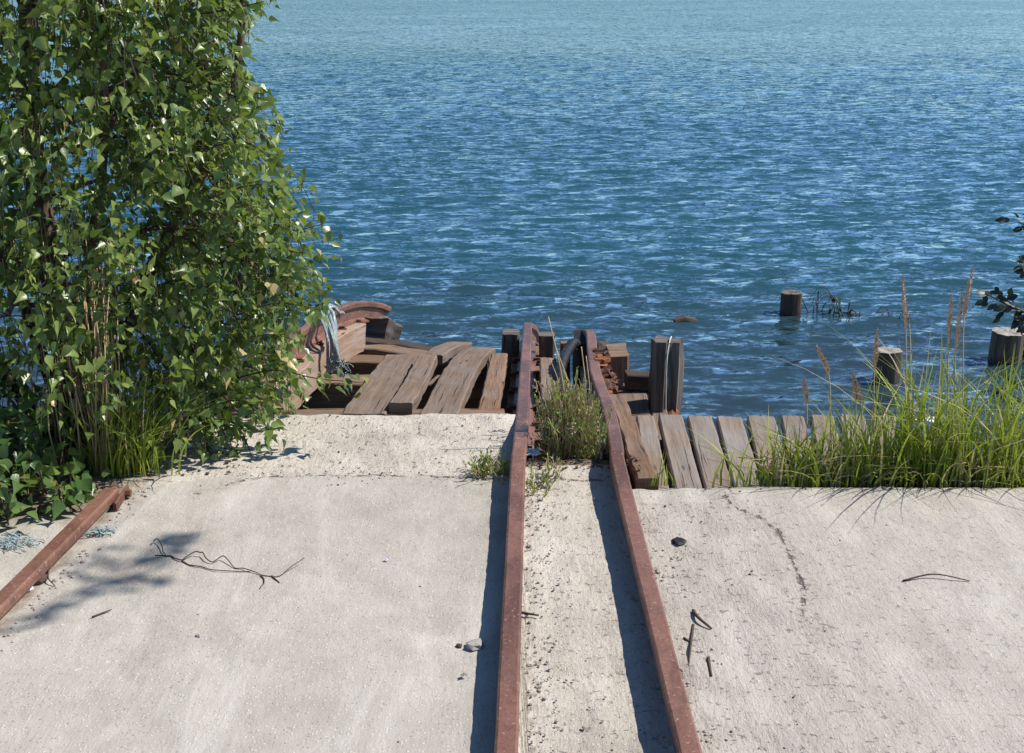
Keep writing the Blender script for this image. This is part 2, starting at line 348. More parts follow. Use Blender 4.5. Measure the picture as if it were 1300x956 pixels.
def rock(mb, c, r, flat=.6, seed=None):
    seed = random.random()*90 if seed is None else seed; nu, nv = 7, 4; vs = [V((0, 0, 1))]
    for i in range(1, nv):
        for j in range(nu):
            th = math.pi*i/nv; ph = 2*math.pi*j/nu; vs.append(V((math.sin(th)*math.cos(ph), math.sin(th)*math.sin(ph), math.cos(th))))
    vs.append(V((0, 0, -1))); out = []
    for v in vs:
        k_ = 1+.55*noise.noise(v*1.3+V((seed, 0, 0))); q = v*k_*r; q.z *= flat; out.append(q+V(c))
    fs = [(0, 1+j, 1+(j+1) % nu) for j in range(nu)]
    for i in range(nv-2):
        for j in range(nu):
            a = 1+i*nu+j; b = 1+i*nu+(j+1) % nu; fs.append((a, a+nu, b+nu, b))
    o = 1+(nv-2)*nu; fs += [(len(vs)-1, o+(j+1) % nu, o+j) for j in range(nu)]
    mb.add(out, fs)
# ------------------------------------------------------------------ rail lines
rail_mid_pts = [V((-.02, -2.0, .08)), G(646, 866, .08).lerp(G(646, 866, .08), 1)]
p866 = G(646, 866, .08); p600 = G(657, 600, .08); dirm = (p600-p866).normalized()
RM = [p866-dirm*6, p866-dirm*3, p866, p600, G(660.5, 560, .08), Q(663.5, 522, 4.55), Q(666.5, 470, 5.35), Q(669, 430, 6.25), Q(670, 412, 6.95), Q(671, 410, 7.35), V((.155, 7.62, -.60)), V((.16, 7.8, -.80))]
p866r = G(855, 866, .08); p600r = G(788, 600, .08); dirr = (p600r-p866r).normalized()
RR = [p866r-dirr*6, p866r-dirr*3, p866r, p600r, G(782.5, 565, .08), Q(774, 522, 4.50), Q(763, 490, 4.95), Q(756, 469, 5.25), Q(753, 450, 5.55), Q(751.5, 435, 5.82), Q(750.5, 424, 6.03), Q(747, 418.5, 6.18), Q(740, 421, 6.28), Q(733, 431, 6.32), Q(730, 444, 6.32)]
pa = G(4, 756, .05); pb = G(141, 619, .05); dl = (pb-pa).normalized()
RL1 = [pa-dl*6, pa-dl*3, pa-dl, pa, pb]
RL2 = [Q(272, 506, 4.58), Q(300, 485, 4.85), Q(345, 448, 5.4), Q(392, 410, 6.1), Q(430, 389, 6.6), Q(458, 382.5, 6.95), Q(480, 384, 7.15), Q(493, 389, 7.25)]
def railprof():
    # head, web, foot ; top at 0
    r = [(-.024, 0), (.024, 0), (.030, -.004), (.032, -.010), (.031, -.034), (.024, -.040), (.009, -.046), (.008, -.100), (.020, -.108), (.058, -.116), (.058, -.126),
         (-.058, -.126), (-.058, -.116), (-.020, -.108), (-.008, -.100), (-.009, -.046), (-.024, -.040), (-.031, -.034), (-.032, -.010), (-.030, -.004)]
    return [(a*.84, b*(.9 if b > -.05 else 1)) for a, b in r[::-1]]
def X_at(path, y):
    for a, b in zip(path, path[1:]):
        if a.y <= y <= b.y: t = (y-a.y)/(b.y-a.y+1e-9); return a.x+(b.x-a.x)*t
    return path[0].x if y < path[0].y else path[-1].x
# ------------------------------------------------------------------ ground
cRM = cr(RM, 6); cRR = cr(RR, 6)
yL = G(500, 521).y; yM = G(720, 578).y; yR = G(1000, 613).y
def yedge(x):
    xm = X_at(cRM, 4.2); xr = X_at(cRR, 4.0)
    e = yL if x < xm else (yM if x < xr-.0 else yR)
    return e+.018*noise.noise(V((x*3, 1, 0)))+.012*noise.noise(V((x*14, 4, 0)))+(.0 if x > -1 else -.1*noise.noise(V((x*1.1, 9, 0))))
def gpoly(pp): return [G(a, b) for a, b in pp]
CR = [gpoly([(918, 632), (935, 645), (962, 656), (985, 672), (1002, 700), (1015, 730), (1020, 750), (1018, 775), (1030, 795)]),
      gpoly([(926, 612), (921, 634)]), gpoly([(1018, 775), (1045, 800)]), gpoly([(700, 606), (730, 607), (765, 606)]), gpoly([(700, 606), (690, 622)]),
      gpoly([(250, 628), (300, 612), (345, 604), (420, 604), (520, 603), (590, 606), (642, 609)])]
def segd(x, y, pl):
    best = 9
    for a, b in zip(pl, pl[1:]):
        dx, dy = b.x-a.x, b.y-a.y; t = max(0, min(1, ((x-a.x)*dx+(y-a.y)*dy)/(dx*dx+dy*dy+1e-9)))
        best = min(best, math.hypot(x-a.x-dx*t, y-a.y-dy*t))
    return best
xs = sorted(set([round(v, 4) for v in np.concatenate([np.array([-40, -20, -10, -6, -4, -3.2]), np.arange(-2.6, 2.8, .02), np.array([3.4, 4.5, 7, 12, 20, 40])])]))
ts = list(np.arange(0, 2.5, .02))+[2.6, 2.9, 3.4, 4.2, 6, 9, 15, 40]
rows = [('s', -1.9), ('s', -.9), ('s', -.35), ('s', -.06)]
verts = []; A_old = []; A_soil = []; A_cr = []; A_rough = []
ySeam = G(450, 604).y
nx = len(xs)
def hgt(x, y):
    z = .006*noise.noise(V((x*1.7, y*1.7, 0)))+.004*noise.noise(V((x*7, y*7, 3)))+.0022*noise.noise(V((x*24, y*24, 5)))
    return z
for tag_, zz in rows:
    for x in xs:
        y = yedge(x); verts.append((x, y+(.02 if zz < -.1 else .004)+.02*noise.noise(V((x*5, zz*5, 2))), zz)); A_old.append(1); A_soil.append(0); A_cr.append(1); A_rough.append(1)
for t in ts:
    for x in xs:
        e = yedge(x); y = e-t
        xm = X_at(cRM, max(y, 1.0)); xr = X_at(cRR, max(y, 1.0)); z = hgt(x, y)
        sy = ySeam+.02*noise.noise(V((x*4, 0, 2)))-(max(0, -x-1.0)*.35)
        old = 1.0 if (x < xm and y > sy) else 0.0
        mid = xm < x < xr
        if old: z += -.004+.006*noise.noise(V((x*11, y*11, 1)))
        if mid:
            old = .75; z += -.006+.004*noise.noise(V((x*13, y*5, 1)))
        rough = 0
        if x >= xr:
            rough = max(.35, min(1, 1.2-(x-xr)*1.2)) if y < yR-.15 else .25
            cd = segd(x, y, CR[0])
            z += .008*(1 if x < xr+.45 else 0)*noise.noise(V((x*9, y*9, 8)))
        z -= .02*math.exp(-t/.02) if t < .2 else 0
        for pth in (xm, xr):                        # loose fill beside the rails
            d = abs(x-pth); z += .006*math.exp(-((d-.07)/.03)**2)*(.6+noise.noise(V((x*30, y*30, 6))))
        lr = pa+dl*((y-pa.y)/dl.y)
        soil = 0
        left = lr.x-x
        if y > 3.35: soil = max(0, min(1, (left+.28)/.5))*max(0, min(1, (y-3.35)/.35))
        if mid and y > yM-.08: soil = max(soil, .8)
        soil = max(soil, .55*math.exp(-(abs(x-lr.x)/.07)**2))
        soil = max(soil, .30*math.exp(-((x-xm-.06)/.05)**2), .35*math.exp(-((x-xr-.07)/.05)**2))
        if x > xr+.3 and y > yR-.06: soil = max(soil, .4)
        verts.append((x, y, z)); A_old.append(old); A_soil.append(soil); A_rough.append(rough)
        A_cr.append(min([segd(x, y, c) for c in CR]) if (-1.8 < x < 2 and y > 1.8) else 1.0)
nr = len(rows)+len(ts); faces = []
for i in range(nr-1):
    for j in range(nx-1):
        a = i*nx+j; faces.append((a, a+nx, a+nx+1, a+1))
me = bpy.data.meshes.new('concrete_slab'); me.from_pydata(verts, [], [f[::-1] for f in faces]); me.polygons.foreach_set('use_smooth', [True]*len(faces))
for nm, arr in (('old', A_old), ('soil', A_soil), ('crack', A_cr), ('rough', A_rough)):
    at = me.attributes.new(nm, 'FLOAT', 'POINT'); at.data.foreach_set('value', np.array(arr, dtype=np.float32))
me.materials.append(MAT['concrete']); me.update()
# make normals face up
gz = bpy.data.objects.new('concrete_slab', me); COL.objects.link(gz); tag(gz, kind='structure')
if me.polygons[len(faces)//2].normal.z < 0: me.flip_normals()
GH = lambda x, y: hgt(x, y)
# added bank, near black to stand for the shade under the broken deck
mb = MB(); X = np.linspace(-9, 9, 120); Y = np.linspace(3.7, 6.6, 30); vs = []; fs = []
for y in Y:
    for x in X:
        vs.append((x, y, -.62-(y-3.7)*.27+.10*noise.noise(V((x*3.2, y*3.2, 0)))+.05*noise.noise(V((x*9, y*9, 0)))))
for i in range(len(Y)-1):
    for j in range(len(X)-1):
        a = i*len(X)+j; fs.append((a, a+1, a+1+len(X), a+len(X)))
mb.add(vs, fs); tag(mb.build('added_shade_bank', 'shaderubble'), kind='structure')
# ------------------------------------------------------------------ water
WZ = -1.2
xs2 = np.concatenate([[-3000, -600, -200, -90, -40], np.arange(-22, 22.01, .14), [40, 90, 200, 600, 3000]])
ys2 = np.concatenate([np.arange(3.9, 12, .055), np.arange(12, 24, .10), np.arange(24, 46, .22), [50, 60, 75, 100, 150, 250, 500, 1200, 4500]])
def wav(x, y):
    X_, Y_ = np.meshgrid(x, y); Z = np.zeros_like(X_); r2 = np.random.default_rng(3)
    for i in range(34):
        lam = .28*(1.13**i)**.62 if i < 34 else 1; lam = .17+.55*(i/34)**2
        th = math.radians(90+r2.normal(0, 24)+8); kk = 2*math.pi/lam; ph = r2.uniform(0, 6.28)
        Z += .0150*lam**1.0*math.sqrt(1/6)*np.sin(kk*(X_*math.cos(th)+Y_*math.sin(th))+ph)*(1+.5*np.sin(X_*.5*r2.uniform(.3, 1)+Y_*.4*r2.uniform(.3, 1)+ph))
    fade = np.clip((46-Y_)/30, 0, 1)*np.clip((22-np.abs(X_))/2, 0, 1)
    return X_, Y_, WZ+Z*fade
X_, Y_, Z_ = wav(xs2, ys2); n1, n2 = X_.shape
me = bpy.data.meshes.new('water'); co = np.stack([X_, Y_, Z_], -1).reshape(-1, 3)
ii, jj = np.meshgrid(np.arange(n1-1), np.arange(n2-1), indexing='ij'); a = (ii*n2+jj).ravel(); fq = np.stack([a, a+1, a+1+n2, a+n2], -1)
me.from_pydata(co.tolist(), [], fq.tolist()); me.polygons.foreach_set('use_smooth', [True]*len(fq)); me.materials.append(MAT['water'])
wo = bpy.data.objects.new('water', me); COL.objects.link(wo); tag(wo, kind='structure')
# ------------------------------------------------------------------ rails
def bolt(mb, c, ax, r=.014, l=.02):
    ax = V(ax).normalized(); up = V((0, 0, 1)) if abs(ax.z) < .9 else V((0, 1, 0)); pr = [(math.cos(-math.pi*j/3)*r, math.sin(-math.pi*j/3)*r) for j in range(6)]
    sweep(mb, [V(c), V(c)+ax*l], pr, up=up)
def make_rail(pts, label, joints=(), spikes=(), rolls=None, grp='rusty slipway rails', jit=.0012, n=14):
    t = thing('rail', label, 'rail', tuple(pts[2]), grp); P = cr(pts, n); mb = MB()
    rl = rolls(P) if rolls else None
    sweep(mb, P, railprof(), rolls=rl, jit=jit); mb.build('rail_bar', 'rust', t)
    fr = frames(P)
    for y in joints:
        i = min(range(len(P)), key=lambda q: abs(P[q].y-y)); tt, s, u = fr[i]; p = P[i]
        for sg in (-1, 1):
            mb = MB(); pp = [p+s*sg*.020-u*.073-tt*.10, p+s*sg*.020-u*.073+tt*.10]; sweep(mb, pp, rectprof(.014, .05), jit=.001)
            jo = mb.build('joint_plate', 'darkrust', t)
            for q in (-.06, .06):
                mb = MB(); bolt(mb, p+s*sg*.026-u*.1+tt*q, s*sg, .012, .016); mb.build('bolt', 'darkrust', jo)
    for y in spikes:
        i = min(range(len(P)), key=lambda q: abs(P[q].y-y)); tt, s, u = fr[i]; p = P[i]
        for sg in (-1, 1):
            mb = MB(); c = p+s*sg*.066-u*.118; box(mb, c, (.028, .03, .02), rot=math.atan2(-tt.x, tt.y), jit=.003); box(mb, c+u*.014-s*sg*.012, (.03, .022, .014), rot=.2, jit=.003)
            mb.build('spike', 'darkrust', t)
    return t, P
rt_m, PM = make_rail(RM, 'straight rusty rail up the middle of the concrete, left one of the close pair', joints=(4.25,), spikes=(4.75, 5.05, 5.4, 5.8, 6.2))
def rr_roll(P): return [0 if p.y < 4.4 else -.10*min(1, (p.y-4.4)/1.2) for p in P]
rt_r, PR_ = make_rail(RR, 'bent rusty rail that twists and ends upright above the tangle of weeds', joints=(4.22,), spikes=(4.9, 5.25), rolls=rr_roll)
rt_l, PL1 = make_rail(RL1, 'short rusty rail crossing the bottom left corner and ending at the bush', joints=())
# broken joint plates standing on the end of the left rail
mb = MB(); e = RL1[-1]; sweep(mb, [e+V((.034, -.08, -.018)), e+V((.036, .055, -.014))], rectprof(.012, .05), jit=.002); jp = mb.build('joint_plate', 'darkrust', rt_l)
mb = MB(); bolt(mb, e+V((.038, .02, -.03)), (1, 0, 0), .013, .02); mb.build('bolt', 'darkrust', jp)
rt_l2, PL2 = make_rail(RL2, 'rusty rail curving over the tan timber beam behind the birch leaves', spikes=(4.9, 5.3, 5.7, 6.1, 6.5, 6.8))
# rusty debris heap by the right rail
t = thing('rusted_plate', 'flaking orange and dark rusted plate beside the bend of the twisted rail', 'rusted plate', tuple(Q(768, 480, 5.2)))
for (px, py, y, r, m) in ((764, 452, 5.45, .05, 'orange'), (766, 466, 5.35, .055, 'darkrust'), (772, 472, 5.3, .05, 'darkrust'), (768, 482, 5.2, .05, 'darkrust'), (777, 488, 5.2, .04, 'darkrust'), (772, 497, 5.05, .05, 'orange'), (780, 500, 5.0, .035, 'darkrust'), (762, 442, 5.6, .05, 'darkrust'), (779, 478, 5.3, .03, 'darkrust')):
    mb = MB(); c = Q(px, py, y)
    for q in range(9): box(mb, c+V((random.uniform(-.02, .02), random.uniform(-.035, .035), -.03+random.uniform(-.012, .012))), (random.uniform(.02, .06), random.uniform(.02, .07), random.uniform(.006, .02)), random.uniform(0, 3), random.uniform(-.6, .6), .007)
    mb.build('flake', m, t)
mb = MB(); c = Q(768, 520, 5.0)
# ------------------------------------------------------------------ slipway timbers
def at(P, y):
    i = min(range(len(P)), key=lambda q: abs(P[q].y-y)); return P[i]
def under(P, y0, y1, dx, dz, n=7):
    return [at(P, y0+(y1-y0)*i/(n-1))+V((dx, 0, dz)) for i in range(n)]
def tm(name, label, cat, pts, w_, h_, m, grp=None, **kw):
    o = timber(name, pts, w_, h_, m, **kw); recenter(o); tag(o, label, cat, grp); return o
tm('baulk', 'long brown baulk carrying the straight middle rail down the slipway', 'timber', under(PM, 4.62, 7.0,   .015, -.140), .20, .2, 'baulk', jit=.006)
tm('baulk', 'brown baulk carrying the twisted right rail', 'timber', under(PR_, 4.35, 6.0, .03, -.142), .17, .2, 'baulk', jit=.006)
tm('baulk', 'worn brown timber lying against the right side of the twisted rail', 'timber', [G(822, 609, -.01), G(808, 570, -.01), G(794, 530, -.03), G(781, 500, -.06)], .075, .14, 'baulk', jit=.008)
bl = [p+V((.03, 0, -.118)) for p in PL2 if p.y > 4.62 and p.x < at(PL2, 6.78).x]
bl = bl[::5]+[bl[-1]]
tm('timber_beam', 'massive tan timber beam under the curved rail at the left', 'beam', bl, .16, .17, 'beam', jit=.006)
tm('timber_block', 'short grey block with a broken end past the tip of the tan beam', 'timber', [Q(474, 403, 6.95), Q(488, 405, 7.05), Q(503, 410, 7.1)], .2, .15, 'greywood', jit=.02)
dk = 'grey brown planks on the slipway'
tm('plank', 'widest grey brown plank, leftmost of the sloping planks', 'plank', [G(461, 525, -.05), G(478, 498, -.09), G(497, 470, -.17), G(512, 450, -.24)], .185, .045, 'plank', dk)
tm('plank', 'narrow plank with a square sawn front end, between two wider planks', 'plank', [G(509, 511, -.02), G(527, 482, -.08), G(543, 450, -.15)], .10, .055, 'plank', dk)
tm('plank', 'short curved plank end rising behind the narrow plank', 'plank', [G(550, 451, -.2), G(561, 442, -.22), G(576, 436, -.26), G(588, 434, -.33)], .11, .05, 'plank', dk)
tm('plank', 'reddish worn plank, rightmost of the three sloping planks', 'plank', [G(556, 527, -.05), G(572, 493, -.11), G(588, 462, -.18), G(600, 448, -.24), G(612, 441, -.33)], .16, .06, 'plank', dk)
tm('plank', 'narrow dark plank in the shade of the middle rail', 'plank', [G(618, 524, -.1), G(627, 485, -.16), G(634, 448, -.26)], .09, .12, 'baulk', dk)
tm('plank', 'half lit plank right of the straight middle rail', 'plank', [G(699, 508, -.12), G(697, 480, -.16), G(696, 455, -.22)], .088, .06, 'plank', dk)
gx = 'crossbeams under the slipway'
tm('crossbeam', 'low crossbeam against the concrete edge under the planks', 'timber', [G(335, 524, -.07), G(460, 524, -.07), G(640, 524, -.09)], .10, .12, 'baulk', gx)
tm('crossbeam', 'thick crossbeam below the hanging rope end', 'timber', [G(360, 482, -.36), G(450, 481, -.36), G(640, 482, -.38)], .16, .22, 'baulk', gx)
tm('crossbeam', 'middle crossbeam with a shaded front, behind the rope', 'timber', [G(405, 453, -.40), G(500, 456, -.42), G(620, 458, -.42)], .13, .22, 'baulk', gx)
tm('crossbeam', 'slanting crossbeam just behind the middle one', 'timber', [G(425, 437, -.42), G(480, 440, -.43), G(545, 450, -.45)], .12, .12, 'baulk', gx)
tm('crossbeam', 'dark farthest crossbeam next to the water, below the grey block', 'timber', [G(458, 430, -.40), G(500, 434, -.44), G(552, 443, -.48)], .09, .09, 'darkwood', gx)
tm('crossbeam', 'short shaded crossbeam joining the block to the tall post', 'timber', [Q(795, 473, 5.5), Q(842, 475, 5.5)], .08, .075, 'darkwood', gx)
# posts
def post(label, px, py, y, w_, bot, m, grp='posts at the water edge', tilt=(0, 0), d=None, jit=.013):
    p = Q(px, py, y); mb = MB(); q = [V((p.x+tilt[0]*(1-i/8), p.y+tilt[1]*(1-i/8), bot+(p.z-bot)*i/8)) for i in range(9)]
    a = w_/2; b = (d or w_)/2; pr = [(-a+.01, -b), (0, -b), (a-.01, -b), (a, -b+.01), (a, 0), (a, b-.01), (a-.01, b), (0, b), (-a+.01, b), (-a, b-.01), (-a, 0), (-a, -b+.01)]
    sweep(mb, q, pr, up=V((0, 1, 0)), jit=jit, seed=px); o = mb.build('post', m); recenter(o); tag(o, label, 'post', grp); return o
post('grey stub post just left of the far end of the straight rail', 648, 422, 6.5, .10, -1.6, 'greywood')
post('grey stub post just right of the far end of the straight rail', 694, 424, 6.5, .085, -1.6, 'greywood')
post('slanted brown post behind the black tyre', 717, 434, 6.0, .055, -1.6, 'baulk', tilt=(.05, 0))
post('square brown timber post, lower than the tall split one', 784, 444, 5.75, .10, -1.6, 'baulk', d=.20)
post('rotten stub timber between the rail bend and the square post', 768, 438, 6.0, .07, -1.6, 'darkwood', d=.12, jit=.014)
post('near black block standing in for the shaded side of the twisted rail', 739, 437, 6.0, .06, -1.6, 'shadeblack', d=.5, jit=.02)  # added block, painted as the shaded left side of the right rail
# tall split post with rod
pp = Q(848, 432, 5.32); pt = thing('post', 'tallest grey split post with a white wire, right of the slipway', 'post', (pp.x, pp.y, -1.7), 'posts at the water edge')
mb = MB(); n = 26
for seg in range(1):
    pts = [V((pp.x+.004*math.sin(i), pp.y, -1.7+(pp.z+1.7)*i/16)) for i in range(17)]; prof = []
    for j in range(n):
        a = -2*math.pi*j/n; r = .072*(1+.10*math.sin(j*2.3)+.06*math.sin(j*5.1))
        if j in (18, 19): r *= .55                 # split
        if j in (21,): r *= .80
        prof.append((math.cos(a)*r, math.sin(a)*r*.85))
    sweep(mb, pts, prof, up=V((0, 1, 0)), jit=.014)
mb.build('trunk', 'greywood', pt)
mb = MB(); sweep(mb, [V((pp.x-.045, pp.y-.035, pp.z-.9)), V((pp.x-.048, pp.y-.03, pp.z-.3)), V((pp.x-.043, pp.y-.02, pp.z+.014))], rectprof(.055, .07), up=V((0, 1, 0)), jit=.006); mb.build('side_board', 'greywood', pt)
mb = MB(); tube(mb, cr([V((pp.x-.005, pp.y-.105, pp.z-.55)), V((pp.x-.012, pp.y-.10, pp.z-.3)), V((pp.x-.016, pp.y-.10, pp.z-.08)), V((pp.x+.0, pp.y-.05, pp.z+.005)), V((pp.x+.015, pp.y+.0, pp.z+.018))], 6), .0035); mb.build('wire', 'metal', pt)
mb = MB(); rock(mb, (pp.x+.028, pp.y-.055, pp.z-.40), .05, 1.6, 3); o = mb.build('rust_patch', 'orange', pt); o['label'] = 'orange rusty patch at the foot of the post'
# lower boards
for i, (a, b) in enumerate(((797, 793), (812, 816), (832, 838))):
    lab = ('leftmost narrow board below the short dark crossbeam', 'middle narrow board below the short dark crossbeam', 'rightmost narrow board below the crossbeam, at the foot of the tall post')[i]
    x0 = (790, 808, 829)[i]; x1 = (796, 814, 836)[i]
    tm('board', lab, 'board', [G(x1-(-4 if i else 0), 560, -.28), G(x1+2, 528, -.27), G(x0+1, 486, -.25)], .078, .04, 'plank', 'narrow boards beside the tall post', jit=.002)
# right deck
ex = [(806, 832), (834, 868), (872, 905), (909, 943), (947, 985), (990, 1022), (1027, 1060), (1065, 1099), (1104, 1138)]
labs = ['leftmost deck plank, tucked against the worn brown timber', 'second deck plank from the left, in front of the tall post', 'third deck plank, wholly sunlit at its far end', 'fourth deck plank with grass shadows across it',
        'fifth deck plank, just left of the thick grass', 'sixth deck plank, mostly hidden by the left edge of the grass', 'seventh deck plank, seen as a sliver through the grass', 'eighth deck plank, seen as a sliver through the grass further right', 'ninth deck plank, the last one glimpsed through the grass']
for i, (a, b) in enumerate(ex):
    A = G((a+b)/2, 528+random.uniform(-.6, .6), -.09); wd = (G(b, 528, -.09)-G(a, 528, -.09)).x
    B = G(*((853-22+38*i+4, 612)), -.09); B = A+(B-A)*((yR+.03-A.y)/(B.y-A.y)); zt = random.uniform(-.006, .006)
    tm('deck_plank', labs[i], 'plank', [A+V((0, 0, zt)), A.lerp(B, .5)+V((0, 0, zt*.5)), B], wd*random.uniform(.87, .95), .05, 'deck', 'planks of the right hand deck', jit=.003)
for i in range(3):
    pass
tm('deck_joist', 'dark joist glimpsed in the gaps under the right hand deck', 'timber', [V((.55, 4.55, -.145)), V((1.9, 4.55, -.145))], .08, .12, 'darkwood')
# hose
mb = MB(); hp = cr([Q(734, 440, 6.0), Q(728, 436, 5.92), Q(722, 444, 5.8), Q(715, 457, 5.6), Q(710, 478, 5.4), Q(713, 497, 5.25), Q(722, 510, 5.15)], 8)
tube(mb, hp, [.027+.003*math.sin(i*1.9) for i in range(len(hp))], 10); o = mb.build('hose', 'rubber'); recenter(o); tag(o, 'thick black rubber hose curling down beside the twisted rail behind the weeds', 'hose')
# ------------------------------------------------------------------ rope
t = thing('rope', 'pale blue frayed rope hanging over the tan timber beam', 'rope', tuple(Q(425, 440, 5.9)))
mb = MB()
def rp(l, r): tube(mb, cr(l, 8), r, 7)
by = 6.0
rp([Q(428, 396, 6.55), Q(418, 387, 6.42), Q(409, 393, 6.2), Q(414, 412, 6.0), Q(421, 432, 5.9), Q(421, 452, 5.88), Q(418, 476, 5.86)], .0105)
rp([Q(432, 398, 6.55), Q(421, 389, 6.42), Q(413, 397, 6.18), Q(418, 414, 5.98), Q(424, 434, 5.88), Q(425, 456, 5.86), Q(424, 474, 5.85)], .0105)
rp([Q(436, 398, 6.6), Q(420, 388, 6.45), Q(417, 396, 6.2), Q(424, 418, 5.98), Q(427, 440, 5.87), Q(430, 462, 5.86)], .0105)
rp([Q(410, 384, 6.5), Q(418, 391, 6.3), Q(424, 402, 6.2), Q(426, 418, 6.06), Q(423, 430, 5.95)], .010)
rp([Q(404, 396, 6.15), Q(409, 408, 5.98), Q(415, 426, 5.9), Q(416, 450, 5.88), Q(416, 472, 5.86)], .008)
rp([Q(386, 408, 6.0), Q(396, 398, 6.1), Q(405, 394, 6.2), Q(412, 388, 6.4)], .009)
mb.build('strand', 'rope', t); mb = MB()
for i in range(46):
    s = Q(random.uniform(419, 430), random.uniform(446, 462), 5.87); a = s+V((random.uniform(-.02, .035), random.uniform(-.03, .02), -random.uniform(.02, .05))); b = a+V((random.uniform(-.03, .04), random.uniform(-.02, .02), -random.uniform(.0, .05)))
    tube(mb, cr([s, a, b, b+V((random.uniform(-.03, .02), 0, random.uniform(-.02, .02)))], 4), .0025, 4)
mb.build('frayed_end', 'rope', t)
# ------------------------------------------------------------------ piles in the water
def pile(px, pyTop, pyW, wpx, label, m, cut=0):
    b = G(px, pyW, WZ); d = math.sqrt(b.x**2+b.y**2+(WZ-CH)**2); r = wpx/2/F*(b.y*math.cos(PITCH)+(CH-WZ)*math.sin(PITCH)); top = Q(px, pyTop, b.y+r*.3).z-WZ
    mb = MB(); n = 28; vs = []; fs = []; zs = [-.7, -.3, 0, .06]+[top*(i/6) for i in range(2, 7)]
    zs = [z for z in zs]; 
    for iz, z in enumerate(zs):
        for j in range(n):
            a = 2*math.pi*j/n; q = r*(1+.14*noise.noise(V((math.cos(a)*1.6+px, math.sin(a)*1.6, z*2)))+.04*math.sin(a*9+px)*abs(math.sin(a*2+px))); 
            zz = z+(cut*math.cos(a+1)*r*.25 if iz == len(zs)-1 else 0)+(.008*noise.noise(V((a*3, px, 0))) if iz == len(zs)-1 else 0); vs.append((math.cos(a)*q, math.sin(a)*q, zz))
    for i in range(len(zs)-1):
        for j in range(n): fs.append((i*n+j, i*n+(j+1) % n, (i+1)*n+(j+1) % n, (i+1)*n+j))
    o0 = (len(zs)-1)*n
    for kf, dz in ((.85, .004), (.5, 0), (.15, -.006)):
        for j in range(n):
            x, y, z = vs[o0+j] if kf == .85 else vs[o0+j]; vs.append((x*kf, y*kf, z+dz+.006*noise.noise(V((x*40*kf, y*40*kf, 1)))))
    for q in range(3):
        for j in range(n): a = o0+q*n+j; a2 = o0+q*n+(j+1) % n; fs.append((a, a2, a2+n, a+n))
    fs.append(tuple(o0+3*n+j for j in range(n)))
    mb.add(vs, fs, smooth=False); o = mb.build('pile', m); o.location = (b.x, b.y, WZ); tag(o, label, 'pile', 'wooden piles standing in the water'); return o
pile(1003, 370, 396, 27, 'smallest and farthest wooden pile, beside the drifting twigs', 'pile', .3)
pile(1124, 443, 484, 32, 'wooden pile with a whitish rim, behind the tall seed heads', 'palepile', .2)
pile(1276, 419, 458, 40, 'thickest pile with a pale flat top, beside the dark leafy branch', 'palepile', 0)
pile(1307, 424, 452, 26, 'dark pile cut by the right edge of the picture', 'pile', .2)
